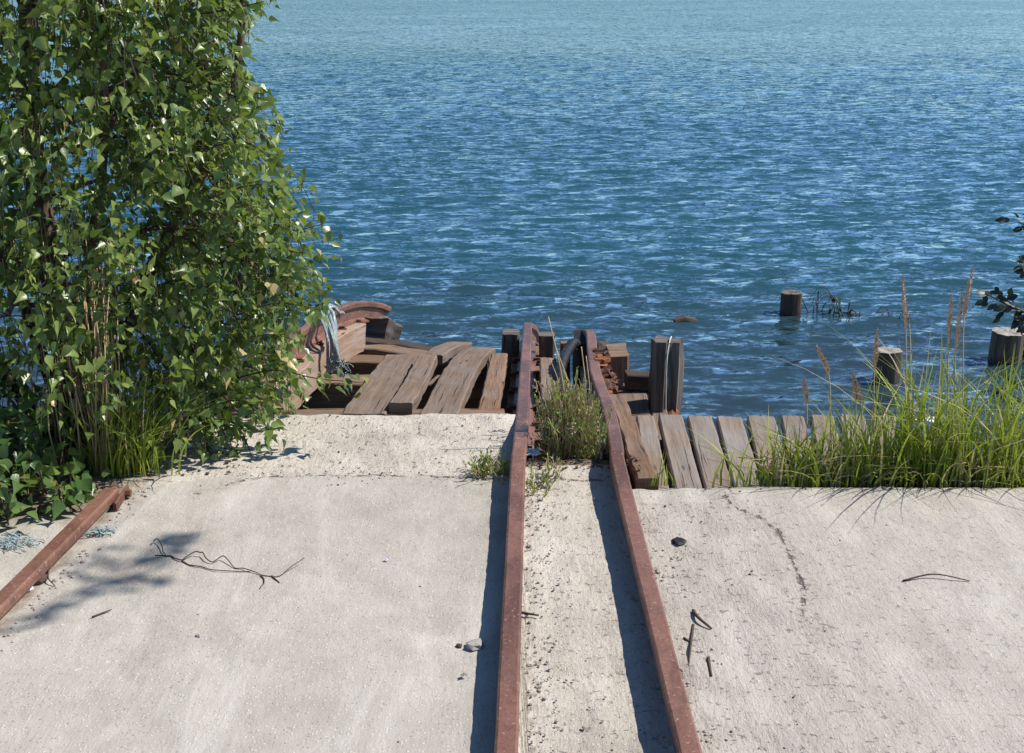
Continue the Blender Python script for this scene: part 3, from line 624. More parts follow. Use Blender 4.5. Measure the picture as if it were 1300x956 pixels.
# floating wood and drifting branches
mb = MB(); c = G(870, 408, WZ); sweep(mb, [c+V((-.10, 0, .02)), c+V((0, .01, .045)), c+V((.12, .02, .015))], rectprof(.10, .06, .02), jit=.015); o = mb.build('driftwood', 'darkwood'); recenter(o); tag(o, 'dark lump of driftwood breaking the surface beyond the tall post', 'driftwood')
def leafset(name, items, mat, parent=None, shape='birch'):
    """items: list of (pos, dir, normal, size, tint)"""
    if shape == 'birch': L = [(0, 0, 0), (0, .34, .0), (0, .68, .0), (0, 1.18, -.06), (-.28, .10, .06), (-.42, .27, .11), (-.24, .60, .07), (-.09, .88, .02), (.28, .10, .06), (.42, .27, .11), (.24, .60, .07), (.09, .88, .02)]
    else: L = [(0, 0, 0), (0, .34, .0), (0, .68, .0), (0, 1.0, -.1), (-.16, .10, .03), (-.30, .36, .06), (-.29, .62, .05), (-.14, .88, .0), (.16, .10, .03), (.30, .36, .06), (.29, .62, .05), (.14, .88, .0)]
    if shape == 'blade': L = [(x*.5, y, z) for x, y, z in L]
    Fc = [(0, 1, 5, 4), (1, 2, 6, 5), (2, 3, 7, 6), (1, 0, 8, 9), (2, 1, 9, 10), (3, 2, 10, 11)]
    L = np.array(L); n = len(items); nv = len(L)
    Pp = np.array([list(i[0]) for i in items]); D = np.array([list(i[1]) for i in items], dtype=float); Nn = np.array([list(i[2]) for i in items], dtype=float); Sz = np.array([i[3] for i in items])
    D /= np.linalg.norm(D, axis=1)[:, None]+1e-9; Nn -= D*(Nn*D).sum(1)[:, None]; Nn /= np.linalg.norm(Nn, axis=1)[:, None]+1e-9; Sd = np.cross(D, Nn)
    fold = rng.uniform(.2, 1.8, n)[:, None]; curl = rng.uniform(-.25, .1, n)[:, None]
    wdt = rng.uniform(.8, 1.1, n)[:, None]
    lx = L[None, :, 0]*wdt; ly = np.repeat(L[None, :, 1], n, 0); lz = L[None, :, 2]*fold+curl*L[None, :, 1]**2*.8
    co = Pp[:, None, :]+Sz[:, None, None]*(lx[:, :, None]*Sd[:, None, :]+ly[:, :, None]*D[:, None, :]+lz[:, :, None]*Nn[:, None, :])
    fc = (np.array(Fc)[None]+np.arange(n)[:, None, None]*nv).reshape(-1, 4)
    me = bpy.data.meshes.new(name); me.from_pydata(co.reshape(-1, 3).tolist(), [], fc.tolist()); me.polygons.foreach_set('use_smooth', [True]*len(fc))
    ul = me.uv_layers.new(name='UVMap'); uvp = L[np.array(Fc).ravel()][:, :2]; uvp = np.abs(uvp); ul.data.foreach_set('uv', np.tile(uvp, (n, 1)).ravel())
    ca = me.attributes.new('tint', 'FLOAT_COLOR', 'POINT'); tc_ = np.ones((n, nv, 4), dtype=np.float32); T = np.array([list(i[4]) for i in items]); tc_[:, :, :2] = T[:, None, :]
    ca.data.foreach_set('color', tc_.ravel()); me.materials.append(MAT[mat]); me.update()
    o = bpy.data.objects.new(name, me); COL.objects.link(o)
    if parent is not None: o.parent = parent; o.location = -parent.location
    return o
def rv(s=1.0): return V(tuple(rng.normal(0, s, 3)))
def tint(): return (rng.uniform(0, 1), rng.uniform(0, .94) if rng.uniform() > .012 else 1.0)
def leaf_at(p, out, size, hang=.7):
    d = (V(out)*.55+V((0, 0, -hang))+rv(.6)); nn_ = V(out)*.3+sd*.75+V((0, -.3, 0))+rv(.75)
    return (p, d, nn_, size*rng.uniform(.5, 1.25), tint())
# drifting twigs
def drift(px, py, label, n=9, sc=1.0, leaves=6):
    c = G(px, py, WZ); t = thing('drifting_branch', label, 'branch', tuple(c), 'branches drifting in the water'); mb = MB(); it = []
    for i in range(n):
        a = c+V((random.uniform(-.25, .15)*sc, random.uniform(-.1, .1), -.02)); h = random.uniform(.05, .28)*sc; dx = random.uniform(-.35, .2)*sc
        p = cr([a, a+V((dx*.3, 0, h*.8)), a+V((dx*.7, 0, h)), a+V((dx*1.1, 0, h*.5))], 5); tube(mb, p, [.005*(1-.7*q/len(p)) for q in range(len(p))], 4)
    for i in range(leaves): q = c+V((random.uniform(-.07, .07)*sc, random.uniform(-.03, .03), random.uniform(0, .16)*sc)); it.append(leaf_at(q, V((0, -.3, 0)), .06))
    mb.build('twig', 'twig', t)
    if it: leafset('leaf_cluster', it, 'shadeleaf', t)
drift(1058, 396, 'arching bare twigs of a sunken branch right of the farthest pile', 10, 1.0, 14)
drift(1082, 398, 'few dark leaves floating just right of the arching twigs', 4, .4, 7)
drift(1140, 404, 'thin dark twig loops on the water behind the tallest seed heads', 6, .45, 0)
# ------------------------------------------------------------------ birch tree
base = V((-1.72, 4.35, 0)); tr = thing('birch_tree', 'dense small leaved birch covering the left side of the picture', 'tree', tuple(base))
xc, yc, RY = -2.15, 4.6, 1.05
env = [(-.1, -.92), (.12, -.93), (.25, -.90), (.37, -.84), (.5, -.76), (.67, -.80), (.81, -.76), (.95, -.86), (1.06, -.90), (1.22, -.95), (1.35, -1.02), (1.45, -1.16), (1.56, -1.00), (1.7, -.88), (2.0, -.9), (2.6, -1.1), (3.2, -1.5), (3.6, -2.0)]
def xr_(z): return float(np.interp(z, [e[0] for e in env], [e[1] for e in env]))
trunk = [base+V((0, 0, -.1)), base+V((-.02, 0, .5)), base+V((-.06, .05, 1.1)), base+V((-.02, .08, 1.8)), base+V((-.1, .1, 2.6)), base+V((-.12, .1, 3.3))]
mb = MB(); P = cr(trunk, 6); tube(mb, P, [.055*(1-.75*i/len(P)) for i in range(len(P))], 9); mb.build('trunk', 'bark', tr)
mb = MB(); limbs = []
for (dx, dy, hx) in ((.14, -.1, 1.9), (-.22, .1, 2.4), (.3, .12, 2.0), (-.4, -.15, 1.8)):
    p = cr([base+V((dx*.2, dy*.2, -.05)), base+V((dx, dy, .6)), base+V((dx*2.2, dy*2, 1.3)), base+V((dx*2.6, dy*3, hx+.6))], 6); tube(mb, p, [.028*(1-.7*i/len(p)) for i in range(len(p))], 7); limbs.append(p)
limbs.append(P); skel = []
for i in range(70):
    z = rng.uniform(.05, 3.0); ang = rng.uniform(-math.pi, math.pi) if i > 45 else rng.uniform(-1.3, .5); rx = xr_(z)-xc
    k_ = rng.uniform(.75, .96); tgt = V((xc+rx*math.cos(ang)*k_, yc+RY*math.sin(ang)*k_, z))
    lb = limbs[int(rng.integers(len(limbs)))]; st = min(lb, key=lambda q: abs(q.z-(z*.75+.15))); mid = st.lerp(tgt, .55)+V((0, 0, .12+.1*rng.uniform()))
    p = cr([st, mid, tgt], 8); tube(mb, p, [.011*(1-.8*q/len(p)) for q in range(len(p))], 5); skel += p[3:]
K = np.array([list(q) for q in skel]); items = []
def inside(q, slack=0):
    rx = xr_(q.z)-xc+.05*noise.noise(q*5)+slack
    return rx > 0 and ((q.x-xc)/max(rx, .01))**2+((q.y-yc)/RY)**2 < 1
cnt = 0; tw = MB()
while cnt < 3500:
    z = rng.uniform(.0, 3.1); ang = rng.uniform(-math.pi, math.pi); r = rng.uniform(.25, 1)**.5; rx = xr_(z)-xc+.04*noise.noise(V((z*6, ang*3, 0)))
    q = V((xc+rx*r*math.cos(ang), yc+RY*r*math.sin(ang), z))
    if z > 1.75 and rng.uniform() < .45: continue
    if q.x < -2.2 and rng.uniform() < .5: continue
    if noise.noise(q*2.3+V((3, 1, 0))) < -.22 and rng.uniform() < .92: continue
    if z < .35 and q.y < 3.95 and q.x < -1.2: continue
    out = V((q.x-xc-.5, (q.y-yc), 0)); out = out.normalized() if out.length > .01 else V((1, 0, 0))
    dist = np.abs(K-np.array(list(q))).sum(1); i = int(dist.argmin()); s = skel[i]
    if (s-q).length > .6: continue
    end = q+out*rng.uniform(.04, .12)+V((0, 0, -rng.uniform(.04, .16)))
    if not inside(end, .05): end = q+V((0, 0, -.1))
    pth = [s.lerp(q, .0), s.lerp(q, .5)+V((0, 0, .03)), q, end]; pth = cr(pth, 4); tube(tw, pth, [.0016]*len(pth), 3)
    for a in range(int(rng.integers(9, 15))):
        u = rng.uniform(.35, 1); c = pth[min(len(pth)-1, int(u*len(pth)))]+rv(.022)
        items.append(leaf_at(c, out, .042))
    cnt += 1
# free sprigs on the outline
def sprig(l, nlf=16, size=.044, spread=.02, y0=4.4, lst=None, tb=None):
    p = cr(l, 8); tube(tb or tw, p, [.004*(1-.6*q/len(p)) for q in range(len(p))], 4); out = (p[-1]-p[0]).normalized()
    for a in range(nlf):
        c = p[min(len(p)-1, int((.2+.8*(a+.5)/nlf)*len(p)))]+rv(spread); (items if lst is None else lst).append(leaf_at(c, V((out.x, out.y, 0)), size, .6))
sp = [([(270, 290), (330, 280), (372, 292), (412, 284)], 26), ([(290, 330), (340, 315), (385, 322)], 22), ([(260, 140), (300, 122), (336, 118)], 20), ([(250, 190), (310, 180), (348, 205)], 22), ([(270, 250), (320, 235), (362, 240)], 22),
      ([(240, 20), (290, 12), (335, 2)], 24), ([(250, 60), (290, 50), (296, 90)], 14), ([(300, 360), (345, 350), (385, 355)], 18), ([(300, 400), (350, 385), (405, 392)], 20), ([(300, 430), (345, 425), (375, 432)], 14),
      ([(300, 480), (350, 470), (400, 480), (460, 486)], 22), ([(270, 510), (315, 512), (350, 560)], 22), ([(255, 530), (300, 540), (322, 585)], 22), ([(240, 530), (275, 540), (300, 575)], 22), ([(240, 500), (290, 500), (330, 520)], 24), ([(300, 450), (335, 450), (362, 470)], 14), ([(250, 440), (290, 460), (325, 495)], 20), ([(270, 100), (300, 80), (290, 130)], 10)]
for l, nl in sp:
    yy = rng.uniform(4.05, 4.35); 
    if l[-1][1] > 540: yy = 4.1
    sprig([Q(a, b, yy+.05-.03*i) for i, (a, b) in enumerate(l)], nl*2, spread=.028)
# dead pale leaves
for (px, py) in ((345, 432), (350, 440), (358, 455), (355, 425), (362, 462), (172, 352), (182, 455), (350, 360), (338, 358)):
    q = leaf_at(Q(px, py, 4.1), V((1, 0, 0)), .05); items.append((q[0], q[1], V((.6, -.2, .7)), .05, (1, 1)))
# long limb hanging over the slab above the view
sh = [(10, 800), (60, 770), (110, 745), (150, 725), (200, 690)]; HZ = 4.0
def lift(px, py, z=HZ): g = G(px, py); return g+sd*(z/sd.z)
hang = [lift(a, b) for a, b in sh]
ovr = cr([P[-8], V((-.6, 3.9, 3.7)), V((.8, 3.3, 3.95)), hang[0]]+hang[1:], 8); tube(mb, ovr, [.016*(1-.75*q/len(ovr)) for q in range(len(ovr))], 6)
for (px, py, ex_, ey) in ((50, 780, 120, 755), (70, 775, 15, 790), (90, 755, 160, 750), (110, 748, 180, 730), (130, 738, 190, 738), (120, 740, 90, 728), (150, 728, 230, 700), (155, 722, 120, 705), (160, 712, 235, 712), (180, 700, 245, 686), (180, 696, 130, 696), (150, 718, 100, 716), (190, 690, 220, 677), (190, 690, 250, 679)):
    a, b = lift(px, py), lift(ex_, ey, HZ-.06); tube(tw, [a, a.lerp(b, .5), b], .003, 4)
    for q in range(6):
        c = a.lerp(b, rng.uniform(.1, 1))+rv(.012); items.append((c, (b-a)*3+rv(.1), sd+rv(.35), .05*rng.uniform(.7, 1.1), tint()))
mb.build('limbs', 'bark', tr); tw.build('twigs', 'twig', tr); leafset('crown', items, 'leaf', tr)
# dry stems under the birch
t = thing('dry_stalks', 'bundle of dry straw coloured stalks standing under the birch', 'dry stalks', (-1.35, 4.05, 0)); mb = MB()
for i in range(70):
    px = random.choice([random.gauss(133, 7), random.uniform(60, 150)]); b = G(px+random.uniform(-8, 8), 600+random.uniform(-25, 5)); h = random.uniform(.3, .95)
    tp = b+V((random.gauss(0, .05), random.gauss(0, .05), h)); tube(mb, [b, b.lerp(tp, .5)+V((random.gauss(0, .012), 0, 0)), tp], [.004, .003, .0015], 4)
mb.build('stalk', 'straw', t)
# ------------------------------------------------------------------ low leafy shrub
c0 = G(55, 640); t = thing('leafy_shrub', 'low broad leaved shrub in the left corner beside the short rail', 'shrub', tuple(c0)); it = []; mb = MB()
def xmax(y): return (pa+dl*((y-pa.y)/dl.y)).x
n_ = 0
while n_ < 270:
    y = rng.uniform(3.12, 4.2); x = rng.uniform(-3.0, -.9); lim = xmax(y)-.10-(.16 if y < 3.5 else 0)-(.25 if y < 3.3 else 0)
    if x > lim: continue
    hmax = .10+.42*min(1, (lim-x)/.5+.1)*min(1, (y-2.95)/.5); z = rng.uniform(.03, hmax); b = V((x+rng.normal(0, .06), y+rng.normal(0, .06), -.01)); tp = V((x, y, z)); p = cr([b, b.lerp(tp, .5)+rv(.015), tp], 4)
    tube(mb, p, .0032, 4); n_ += 1
    for a in range(int(rng.integers(8, 14))):
        c = p[-1-int(rng.integers(0, 4))]+rv(.035); it.append(leaf_at(V((c.x, c.y, max(c.z, .02))), V((.3, -.6, 0)), .052, .45))
mb.build('stem', 'twig', t); leafset('foliage', it, 'shrubleaf', t)
# ------------------------------------------------------------------ grasses
def blades(name, lst, mat, parent=None):
    """lst: (base, height, lean vector, width, tint)"""
    vs = []; fs = []; tc_ = []
    for (b, h, ln, wd, ti) in lst:
        o = len(vs); n = 6; sd_ = V((ln.y, -ln.x, 0)); sd_ = (sd_.normalized() if sd_.length > 1e-4 else V((1, 0, 0)))*.7+rv(.5); sd_.z = 0; sd_ = sd_.normalized() if sd_.length > .01 else V((1, 0, 0))
        for i in range(n+1):
            u = i/n; c = b+V((ln.x*u**1.9, ln.y*u**1.9, h*(u-.35*(ln.length/max(h, .01))*u**3*.6))); k_ = wd*(1-u**2.2)*.5+.0003
            vs += [c-sd_*k_, c+sd_*k_]; tc_ += [ti, ti]
        for i in range(n): fs.append((o+2*i, o+2*i+1, o+2*i+3, o+2*i+2))
    me = bpy.data.meshes.new(name); me.from_pydata([tuple(v) for v in vs], [], fs); me.uv_layers.new(name='UVMap')
    ca = me.attributes.new('tint', 'FLOAT_COLOR', 'POINT'); ca.data.foreach_set('color', np.array([(a, b, 1, 1) for a, b in tc_], dtype=np.float32).ravel()); me.polygons.foreach_set('use_smooth', [True]*len(fs)); me.materials.append(MAT[mat]); me.update()
    o = bpy.data.objects.new(name, me); COL.objects.link(o)
    if parent is not None: o.parent = parent; o.location = -parent.location
    return o
def gt(dead=.12): return (rng.uniform(0, 1), 1.0 if rng.uniform() < dead else 0.2)
L = []
tufts = [(985, 3.95, .5, .17), (1015, 3.93, .9, .17), (1050, 3.95, 1.2, .20), (1085, 3.97, 1.2, .24), (1105, 3.97, .9, .26), (1125, 3.97, .8, .27), (1155, 4.0, .9, .34), (1185, 3.98, 1.3, .40), (1210, 3.95, 1.2, .42), (1235, 4.0, 1.2, .36), (1265, 3.95, 1.1, .38), (1295, 3.98, 1.1, .36), (1330, 4.0, 1, .34), (1370, 4.0, 1, .34), (1420, 4.0, 1, .32), (955, 3.9, .12, .12), (930, 3.89, .05, .10)]
for (px, y, dn, h) in tufts:
    for i in range(int(68*dn)):
        c = G(px+rng.normal(0, 15), 607, 0); b = V((c.x, y+rng.normal(0, .055) , -.06)); 
        if b.y < yR+.02: b.y = yR+.02+abs(rng.normal(0, .03))
        a = rng.uniform(-math.pi, math.pi); hh = (h+.07)*rng.uniform(.3, 1.2)*(1+.3*noise.noise(V((c.x*7, 1, 1)))); ll = hh*abs(rng.normal(.3, .5))
        L.append((b, hh, V((math.cos(a)*ll, math.sin(a)*ll*.8, 0)), rng.uniform(.004, .0105), gt(.18)))
for i in range(60):
    c = G(rng.uniform(985, 1330), 607); h_ = rng.uniform(.08, .2); L.append((V((c.x, yR+.015, -.03)), h_, V((rng.normal(0, .08), -rng.uniform(.02, .14), 0)), rng.uniform(.003, .006), gt(.45)))
for (px, py, h, lx) in ((935, 608, .30, .06), (945, 606, .26, -.22), (948, 606, .24, -.2), (905, 608, .2, .05), (960, 606, .33, -.28), (1105, 606, .47, -.22), (1100, 606, .42, .3), (1250, 606, .45, -.25), (1190, 606, .46, .3), (1040, 606, .30, -.32), (1295, 612, .22, -.05)):
    c = G(px, py); L.append((V((c.x, yR+.03, -.05)), h, V((lx, -.05, 0)), .008, (.7, 0)))
g = blades('grass', L, 'grass'); tag(g, 'strip of tall bright green grass growing along the right concrete edge', 'grass', kind='stuff')
mb = MB(); vs = []; fs = []; X = np.linspace(G(985, 607).x, 9, 260); Yy = [yR-.03, yR+.04, yR+.11, yR+.2, yR+.3, yR+.36]
for j, y in enumerate(Yy):
    for x in X: vs.append((x, y+.03*noise.noise(V((x*6, j, 0))), -.075+(.028*(1-abs(j-1.5)/2.5))+.018*noise.noise(V((x*11, y*11, 0)))-(.07 if j == 5 else 0)))
for j in range(5):
    for i in range(len(X)-1): a = j*len(X)+i; fs.append((a, a+1, a+1+len(X), a+len(X)))
mb.add(vs, fs); tag(mb.build('soil', 'soil'), kind='structure')
# dry litter in the grass
mb = MB()
for i in range(260):
    c = G(random.uniform(985, 1400), 607); b = V((c.x, yR+.03+random.uniform(0, .2), random.uniform(-.04, .03))); d = V((random.uniform(-.12, .12), random.uniform(-.05, .05), random.uniform(-.01, .05))); tube(mb, [b, b+d*.5+V((0, 0, .01)), b+d], .002, 3)
tag(mb.build('straw', 'straw'), 'dry broken straw lying at the foot of the tall grass', 'straw', kind='stuff')
# seed headed stalks
heads = [(1146, 352, 1150, 418, 606, 'tall single seed head standing over the pile with the whitish rim'), (1235, 340, 1224, 402, 606, 'tallest leaning seed head, right one of the bunch of three'), (1208, 375, 1204, 432, 606, 'straight seed head, left one of the bunch of three'),
         (1221, 372, 1213, 448, 606, 'long seed head in the middle of the bunch of three'), (1114, 420, 1110, 468, 606, 'thin seed head in front of the pile with the whitish rim'), (1036, 442, 1052, 476, 606, 'curved seed head drooping left over the deck'),
         (1020, 482, 1024, 512, 606, 'shortest pale seed head at the left end of the grass'), (1084, 476, 1086, 510, 606, 'left one of two crossed low seed heads'), (1082, 480, 1093, 512, 606, 'right one of two crossed low seed heads')]
for (tx, ty, bx, byy, gy, lab) in heads:
    y = 4.02; top = Q(tx, ty, y); hb = Q(bx, byy, y); gb = V((Q(bx+(bx-tx)*.3, gy, y).x, y, -.06)); t = thing('seed_stalk', lab, 'reed grass', tuple(gb), 'seed headed stalks in the tall grass')
    mb = MB(); p = cr([gb, gb.lerp(hb, .5), hb, top], 6); tube(mb, p, [.0022]*len(p), 4); mb.build('stalk', 'straw', t)
    mb = MB(); 
    nf = 150
    for i in range(nf):
        u = i/nf; c = hb.lerp(top, u); r = .0135*math.sin(math.pi*min(1, u*.92+.08))**.6*(1-.35*u); a = rng.uniform(0, 6.28); o_ = V((math.cos(a), math.sin(a), 0))*r*rng.uniform(.4, 1.1); tp = c+o_+V((0, 0, .010)); sdv = V((-math.sin(a), math.cos(a), 0))*.0022
        mb.add([c+o_*.2-sdv, c+o_*.2+sdv, tp+sdv*.6, tp+V((0, 0, .006)), tp-sdv*.6], [(0, 1, 2, 3, 4)])
    tube(mb, [hb, hb.lerp(top, .5), top], [.004, .005, .001], 6)
    mb.build('seed_head', 'seed', t)
# left grass tuft
t = thing('grass_tuft', 'arching green grass tuft at the foot of the birch above the rail end', 'grass tuft', tuple(G(150, 608))); L = []
for i in range(230):
    c = G(150+rng.normal(0, 26), 606-abs(rng.normal(0, 14))); a = rng.uniform(-.9, .6) if rng.uniform() < .5 else rng.uniform(-3, 3); hh = rng.uniform(.14, .42); ll = hh*abs(rng.normal(.45, .4))
    L.append((V((c.x, c.y, 0)), hh, V((math.cos(a)*ll, math.sin(a)*ll, 0)), rng.uniform(.004, .008), gt(.1)))
for (px, h, lx) in ((200, .22, .16), (190, .26, .22), (205, .2, .12), (185, .28, .25), (210, .17, .1), (175, .3, .3)):
    c = G(px-25, 600); L.append((V((c.x, c.y, 0)), h, V((lx, -.1, 0)), .006, (.8, 0)))
blades('blades', L, 'grass', t)
# ------------------------------------------------------------------ weeds
def weed(label, px0, px1, py, n, h, name='weed_clump', flower=.3, grp=None, ys=.12):
    cA = G((px0+px1)/2, py); t = thing(name, label, 'weeds', tuple(cA), grp); mb = MB(); it = []; fl = MB()
    xa, xb = G(px0, py).x, G(px1, py).x; cm = (xa+xb)/2
    for i in range(n):
        x = rng.uniform(xa, xb); q = 1-abs(x-cm)/((xb-xa)/2+1e-6)*.5; b = V((cm+(x-cm)*.8, cA.y+rng.uniform(-.02, ys), -.03)); hh = h*(.35+.65*q)*rng.uniform(.3, 1.25)*(1+.5*noise.noise(V((x*14, 3, 1)))); tp = V((x+rng.normal(0, .03), b.y+rng.normal(0, .04), hh))
        p = cr([b, b.lerp(tp, .5)+rv(.012), tp], 4); tube(mb, p, .0014, 3)
        for a in range(9):
            c = p[int(rng.integers(1, len(p)))]; it.append((c, V((rng.normal()*.6, rng.normal()*.6, 1.1)), rv(1), rng.uniform(.008, .026), (rng.uniform(0, 1), 1.0 if rng.uniform() < .12 else 0)))
        if rng.uniform() < flower:
            for a in range(9): c = tp+rv(.006)-V((0, 0, a*.006)); rock(fl, c, .0035, 1, a)
    mb.build('stem', 'straw', t); leafset('foliage', it, 'weed', t, 'blade')
    if flower: tag(fl.build('seeds', 'seed', t), kind='stuff')
    return t
wt = weed('bushy green weed clump growing between the two middle rails', 690, 762, 576, 460, .21, ys=.20, flower=.05)
mb = MB()
for (bx, by_, tx, ty, y) in ((722, 570, 696, 402, 4.25), (735, 560, 705, 440, 4.35), (728, 540, 715, 470, 4.3), (712, 530, 698, 455, 4.3), (726, 560, 690, 508, 4.2), (740, 560, 738, 440, 4.5), (744, 560, 744, 452, 4.5)):
    a = Q(bx, by_, y-.1); b = Q(tx, ty, y); tube(mb, cr([a, a.lerp(b, .5)+V((.015, 0, .01)), b], 6), .0022, 4)
mb.build('dry_stalk', 'straw', wt)
wg = 'small weeds rooted along the straight rail'
weed('small pink tipped weed left of the straight rail', 598, 645, 602, 60, .07, 'small_weed', 0, wg, .06)
weed('sparse reddish weed between the rails below the blue paper', 672, 700, 622, 16, .07, 'small_weed', 0, wg, .05)
weed('thin weed right of the straight rail, nearer than the blue paper', 690, 704, 604, 9, .09, 'small_weed', 0, wg, .03)
# grass blades at the deck corner
L = []
t = thing('grass_tuft', 'few green blades in the corner between the bent rail and the deck', 'grass tuft', tuple(G(838, 612)))
for i in range(16):
    c = G(838+rng.normal(0, 9), 612); L.append((V((c.x, c.y+.01, -.02)), rng.uniform(.05, .16), V((rng.normal(0, .03), -.01, 0)), .005, (.6, 0)))
blades('blades', L, 'grass', t)
# ------------------------------------------------------------------ bush at the right edge, shade put into its leaf colour
t = thing('alder_bush', 'bush with shade coloured leaves reaching in from beyond the right edge', 'bush', (2.45, 4.6, -.1)); mb = MB(); it = []
bb = V((2.45, 4.6, -.2))
for l in ([(1420, 420), (1330, 405), (1290, 392), (1250, 372)], [(1400, 330), (1340, 300), (1292, 282)], [(1420, 500), (1330, 520), (1270, 492)], [(1390, 370), (1330, 345), (1300, 340)], [(1420, 440), (1340, 425), (1292, 400)]):
    p = [Q(a, b, 5.0) for a, b in l]; pth = cr([bb, bb.lerp(p[0], .6)+V((.1, 0, .1))]+p, 7); tube(mb, pth, [.012*(1-.8*q/len(pth)) for q in range(len(pth))], 5)
    for a in range(60):
        u = rng.uniform(.45, 1); c = pth[min(len(pth)-1, int(u*len(pth)))]; side = rv(.02); it.append((c+side, V((side.x*30-.6, -.2, side.z*30)), V((0, -.8, .6))+rv(.4), rng.uniform(.032, .05), tint()))
mb.build('branch', 'twig', t); leafset('foliage', it, 'shadeleaf', t, 'oval')
# ------------------------------------------------------------------ litter and stones
def on(px, py): g = G(px, py); return V((g.x, g.y, GH(g.x, g.y)))
def small(name, label, cat, mat, px, py, r, flat=.6, grp=None, seed=None):
    mb = MB(); c = on(px, py); rock(mb, c+V((0, 0, r*flat*.6)), r, flat, seed); o = mb.build(name, mat); recenter(o); tag(o, label, cat, grp); return o
small('stone', 'flat pale stone on the slab just left of the straight rail', 'stone', 'stone', 603, 820, .026, .45)
small('stone', 'dark grey stone beside the short left rail', 'stone', 'twig', 50, 738, .026, .7)
small('stone', 'white round stone next to the dark stone by the short left rail', 'stone', 'white', 37, 748, .013, .8)
small('stone', 'small pale stone lying alone in the middle of the left slab', 'stone', 'stone', 252, 808, .008, .6)
small('stone', 'small blackish stone left of the flat pale one', 'stone', 'twig', 583, 819, .010, .6)
small('dark_clod', 'black crumpled clod right of the bent rail', 'clod', 'rubber', 862, 689, .024, .35)
def flat_scrap(name, label, cat, mat, px, py, w_, h_, parts=1):
    mb = MB(); c = on(px, py)
    for q in range(parts):
        cc = c+V((random.uniform(-.3, .3)*w_, random.uniform(-.3, .3)*h_, 0)) if parts > 1 else c; n = 5; vs = []; ww = w_ if parts == 1 else w_*.35; hh = h_ if parts == 1 else h_*.35
        rot = random.uniform(-.5, .5)
        for i in range(n):
            for j in range(n):
                x = (i/(n-1)-.5)*ww*(1+.2*math.sin(j*2+q)); y = (j/(n-1)-.5)*hh*(1+.25*math.sin(i*3+q)); vs.append(cc+V((x*math.cos(rot)-y*math.sin(rot), x*math.sin(rot)+y*math.cos(rot), .006+.014*abs(noise.noise(V((x*55+q, y*55, 3))))+.004*q)))
        fs = [(i*n+j, (i+1)*n+j, (i+1)*n+j+1, i*n+j+1) for i in range(n-1) for j in range(n-1)]; mb.add(vs, fs)
    o = mb.build(name, mat); recenter(o); tag(o, label, cat); return o
flat_scrap('paper_scrap', 'crumpled pale blue paper beside the straight rail under the weeds', 'paper', 'bluepaper', 675, 576, .065, .07)
flat_scrap('tin_scrap', 'crushed red tin at the foot of the weed clump', 'tin', 'red', 694, 572, .045, .04)
flat_scrap('paper_scrap', 'white paper scrap under the low birch twigs', 'paper', 'white', 236, 569, .05, .05)
flat_scrap('plastic_scrap', 'white plastic scrap caught in the tall grass', 'plastic', 'white', 1171, 570, .10, .05).location.z = .12
flat_scrap('plastic_flake', 'white flat flake at the bottom of the left slab beside the straight rail', 'flake', 'stone', 588, 860, .018, .012)
flat_scrap('plastic_flake', 'small white flake in the middle of the left slab', 'flake', 'white', 492, 712, .016, .010)
# blue fibres
def fibres(label, px, py, w_, n):
    mb = MB(); c = on(px, py)
    for i in range(n):
        a = c+V((random.gauss(0, w_), random.gauss(0, w_*.6), .004+random.uniform(0, .012))); b = a+V((random.uniform(-.03, .03), random.uniform(-.02, .02), random.uniform(-.003, .008))); d = b+V((random.uniform(-.03, .03), random.uniform(-.02, .02), -.002)); tube(mb, cr([a, b, d], 3), .0017, 3)
    o = mb.build('rope_fibres', 'bluefibre'); recenter(o); tag(o, label, 'rope scrap', 'scraps of blue rope fibre')
fibres('small tuft of blue rope fibre right of the short left rail', 130, 677, .014, 36)
fibres('bigger spread of blue rope fibre left of the short left rail', 12, 690, .04, 90)
# twigs
def twig(label, pls, r=.0028, name='fallen_twig'):
    mb = MB()
    for pl in pls:
        p = cr([on(a, b)+V((0, 0, r+z)) for a, b, z in pl], 6); tube(mb, p, [r*(1-.5*i/len(p)) for i in range(len(p))], 5)
    o = mb.build(name, 'twig'); recenter(o); tag(o, label, 'twig', 'twigs lying on the slab')
def jt(l): return [(a+random.uniform(-1, 1), b+random.uniform(-.8, .8), z) for a, b, z in l]
def dens(l):
    o = []
    for (a, b, z), (c, d, e_) in zip(l, l[1:]): o += [(a, b, z), ((a+c)/2+random.uniform(-2.5, 2.5), (b+d)/2+random.uniform(-1.3, 1.3), (z+e_)/2)]
    return o+[l[-1]]
twig('long crooked branching twig across the left slab', [dens([(197, 707, .004), (217, 707, .0), (231, 714, .004), (248, 706, .012), (258, 707, .012), (269, 716, .004), (284, 711, .012), (298, 722, .0), (315, 726, .004), (331, 731, 0), (355, 732, .0), (387, 716, .02)]), dens([(196, 693, .012), (201, 690, .012), (207, 702, .004), (212, 708, 0)]), dens([(331, 732, .0), (335, 742, 0), (330, 749, .0)]), dens([(345, 732, 0), (355, 741, 0)]), dens([(231, 714, 0), (241, 719, 0), (268, 725, .002), (318, 727, 0)])], .0024)
twig('thin straight twig on the right slab', [[(1146, 739, 0), (1185, 735, .01), (1231, 739, 0)]], .003)
twig('short thick black twig right of the bent rail', [[(880, 778, .0), (886, 790, .01), (903, 801, 0)]], .006)
twig('forked twig standing upright in the picture near the bent rail foot', [[(880, 795, 0), (876, 830, .005), (874, 850, 0)], [(868, 812, 0), (878, 818, 0)]], .0045)
twig('dark sliver right of the bent rail near the bottom', [[(899, 838, 0), (903, 862, 0)]], .005)
twig('short brown twig on the left slab below the leaf shadow', [[(117, 785, 0), (142, 777, .004)]], .003)
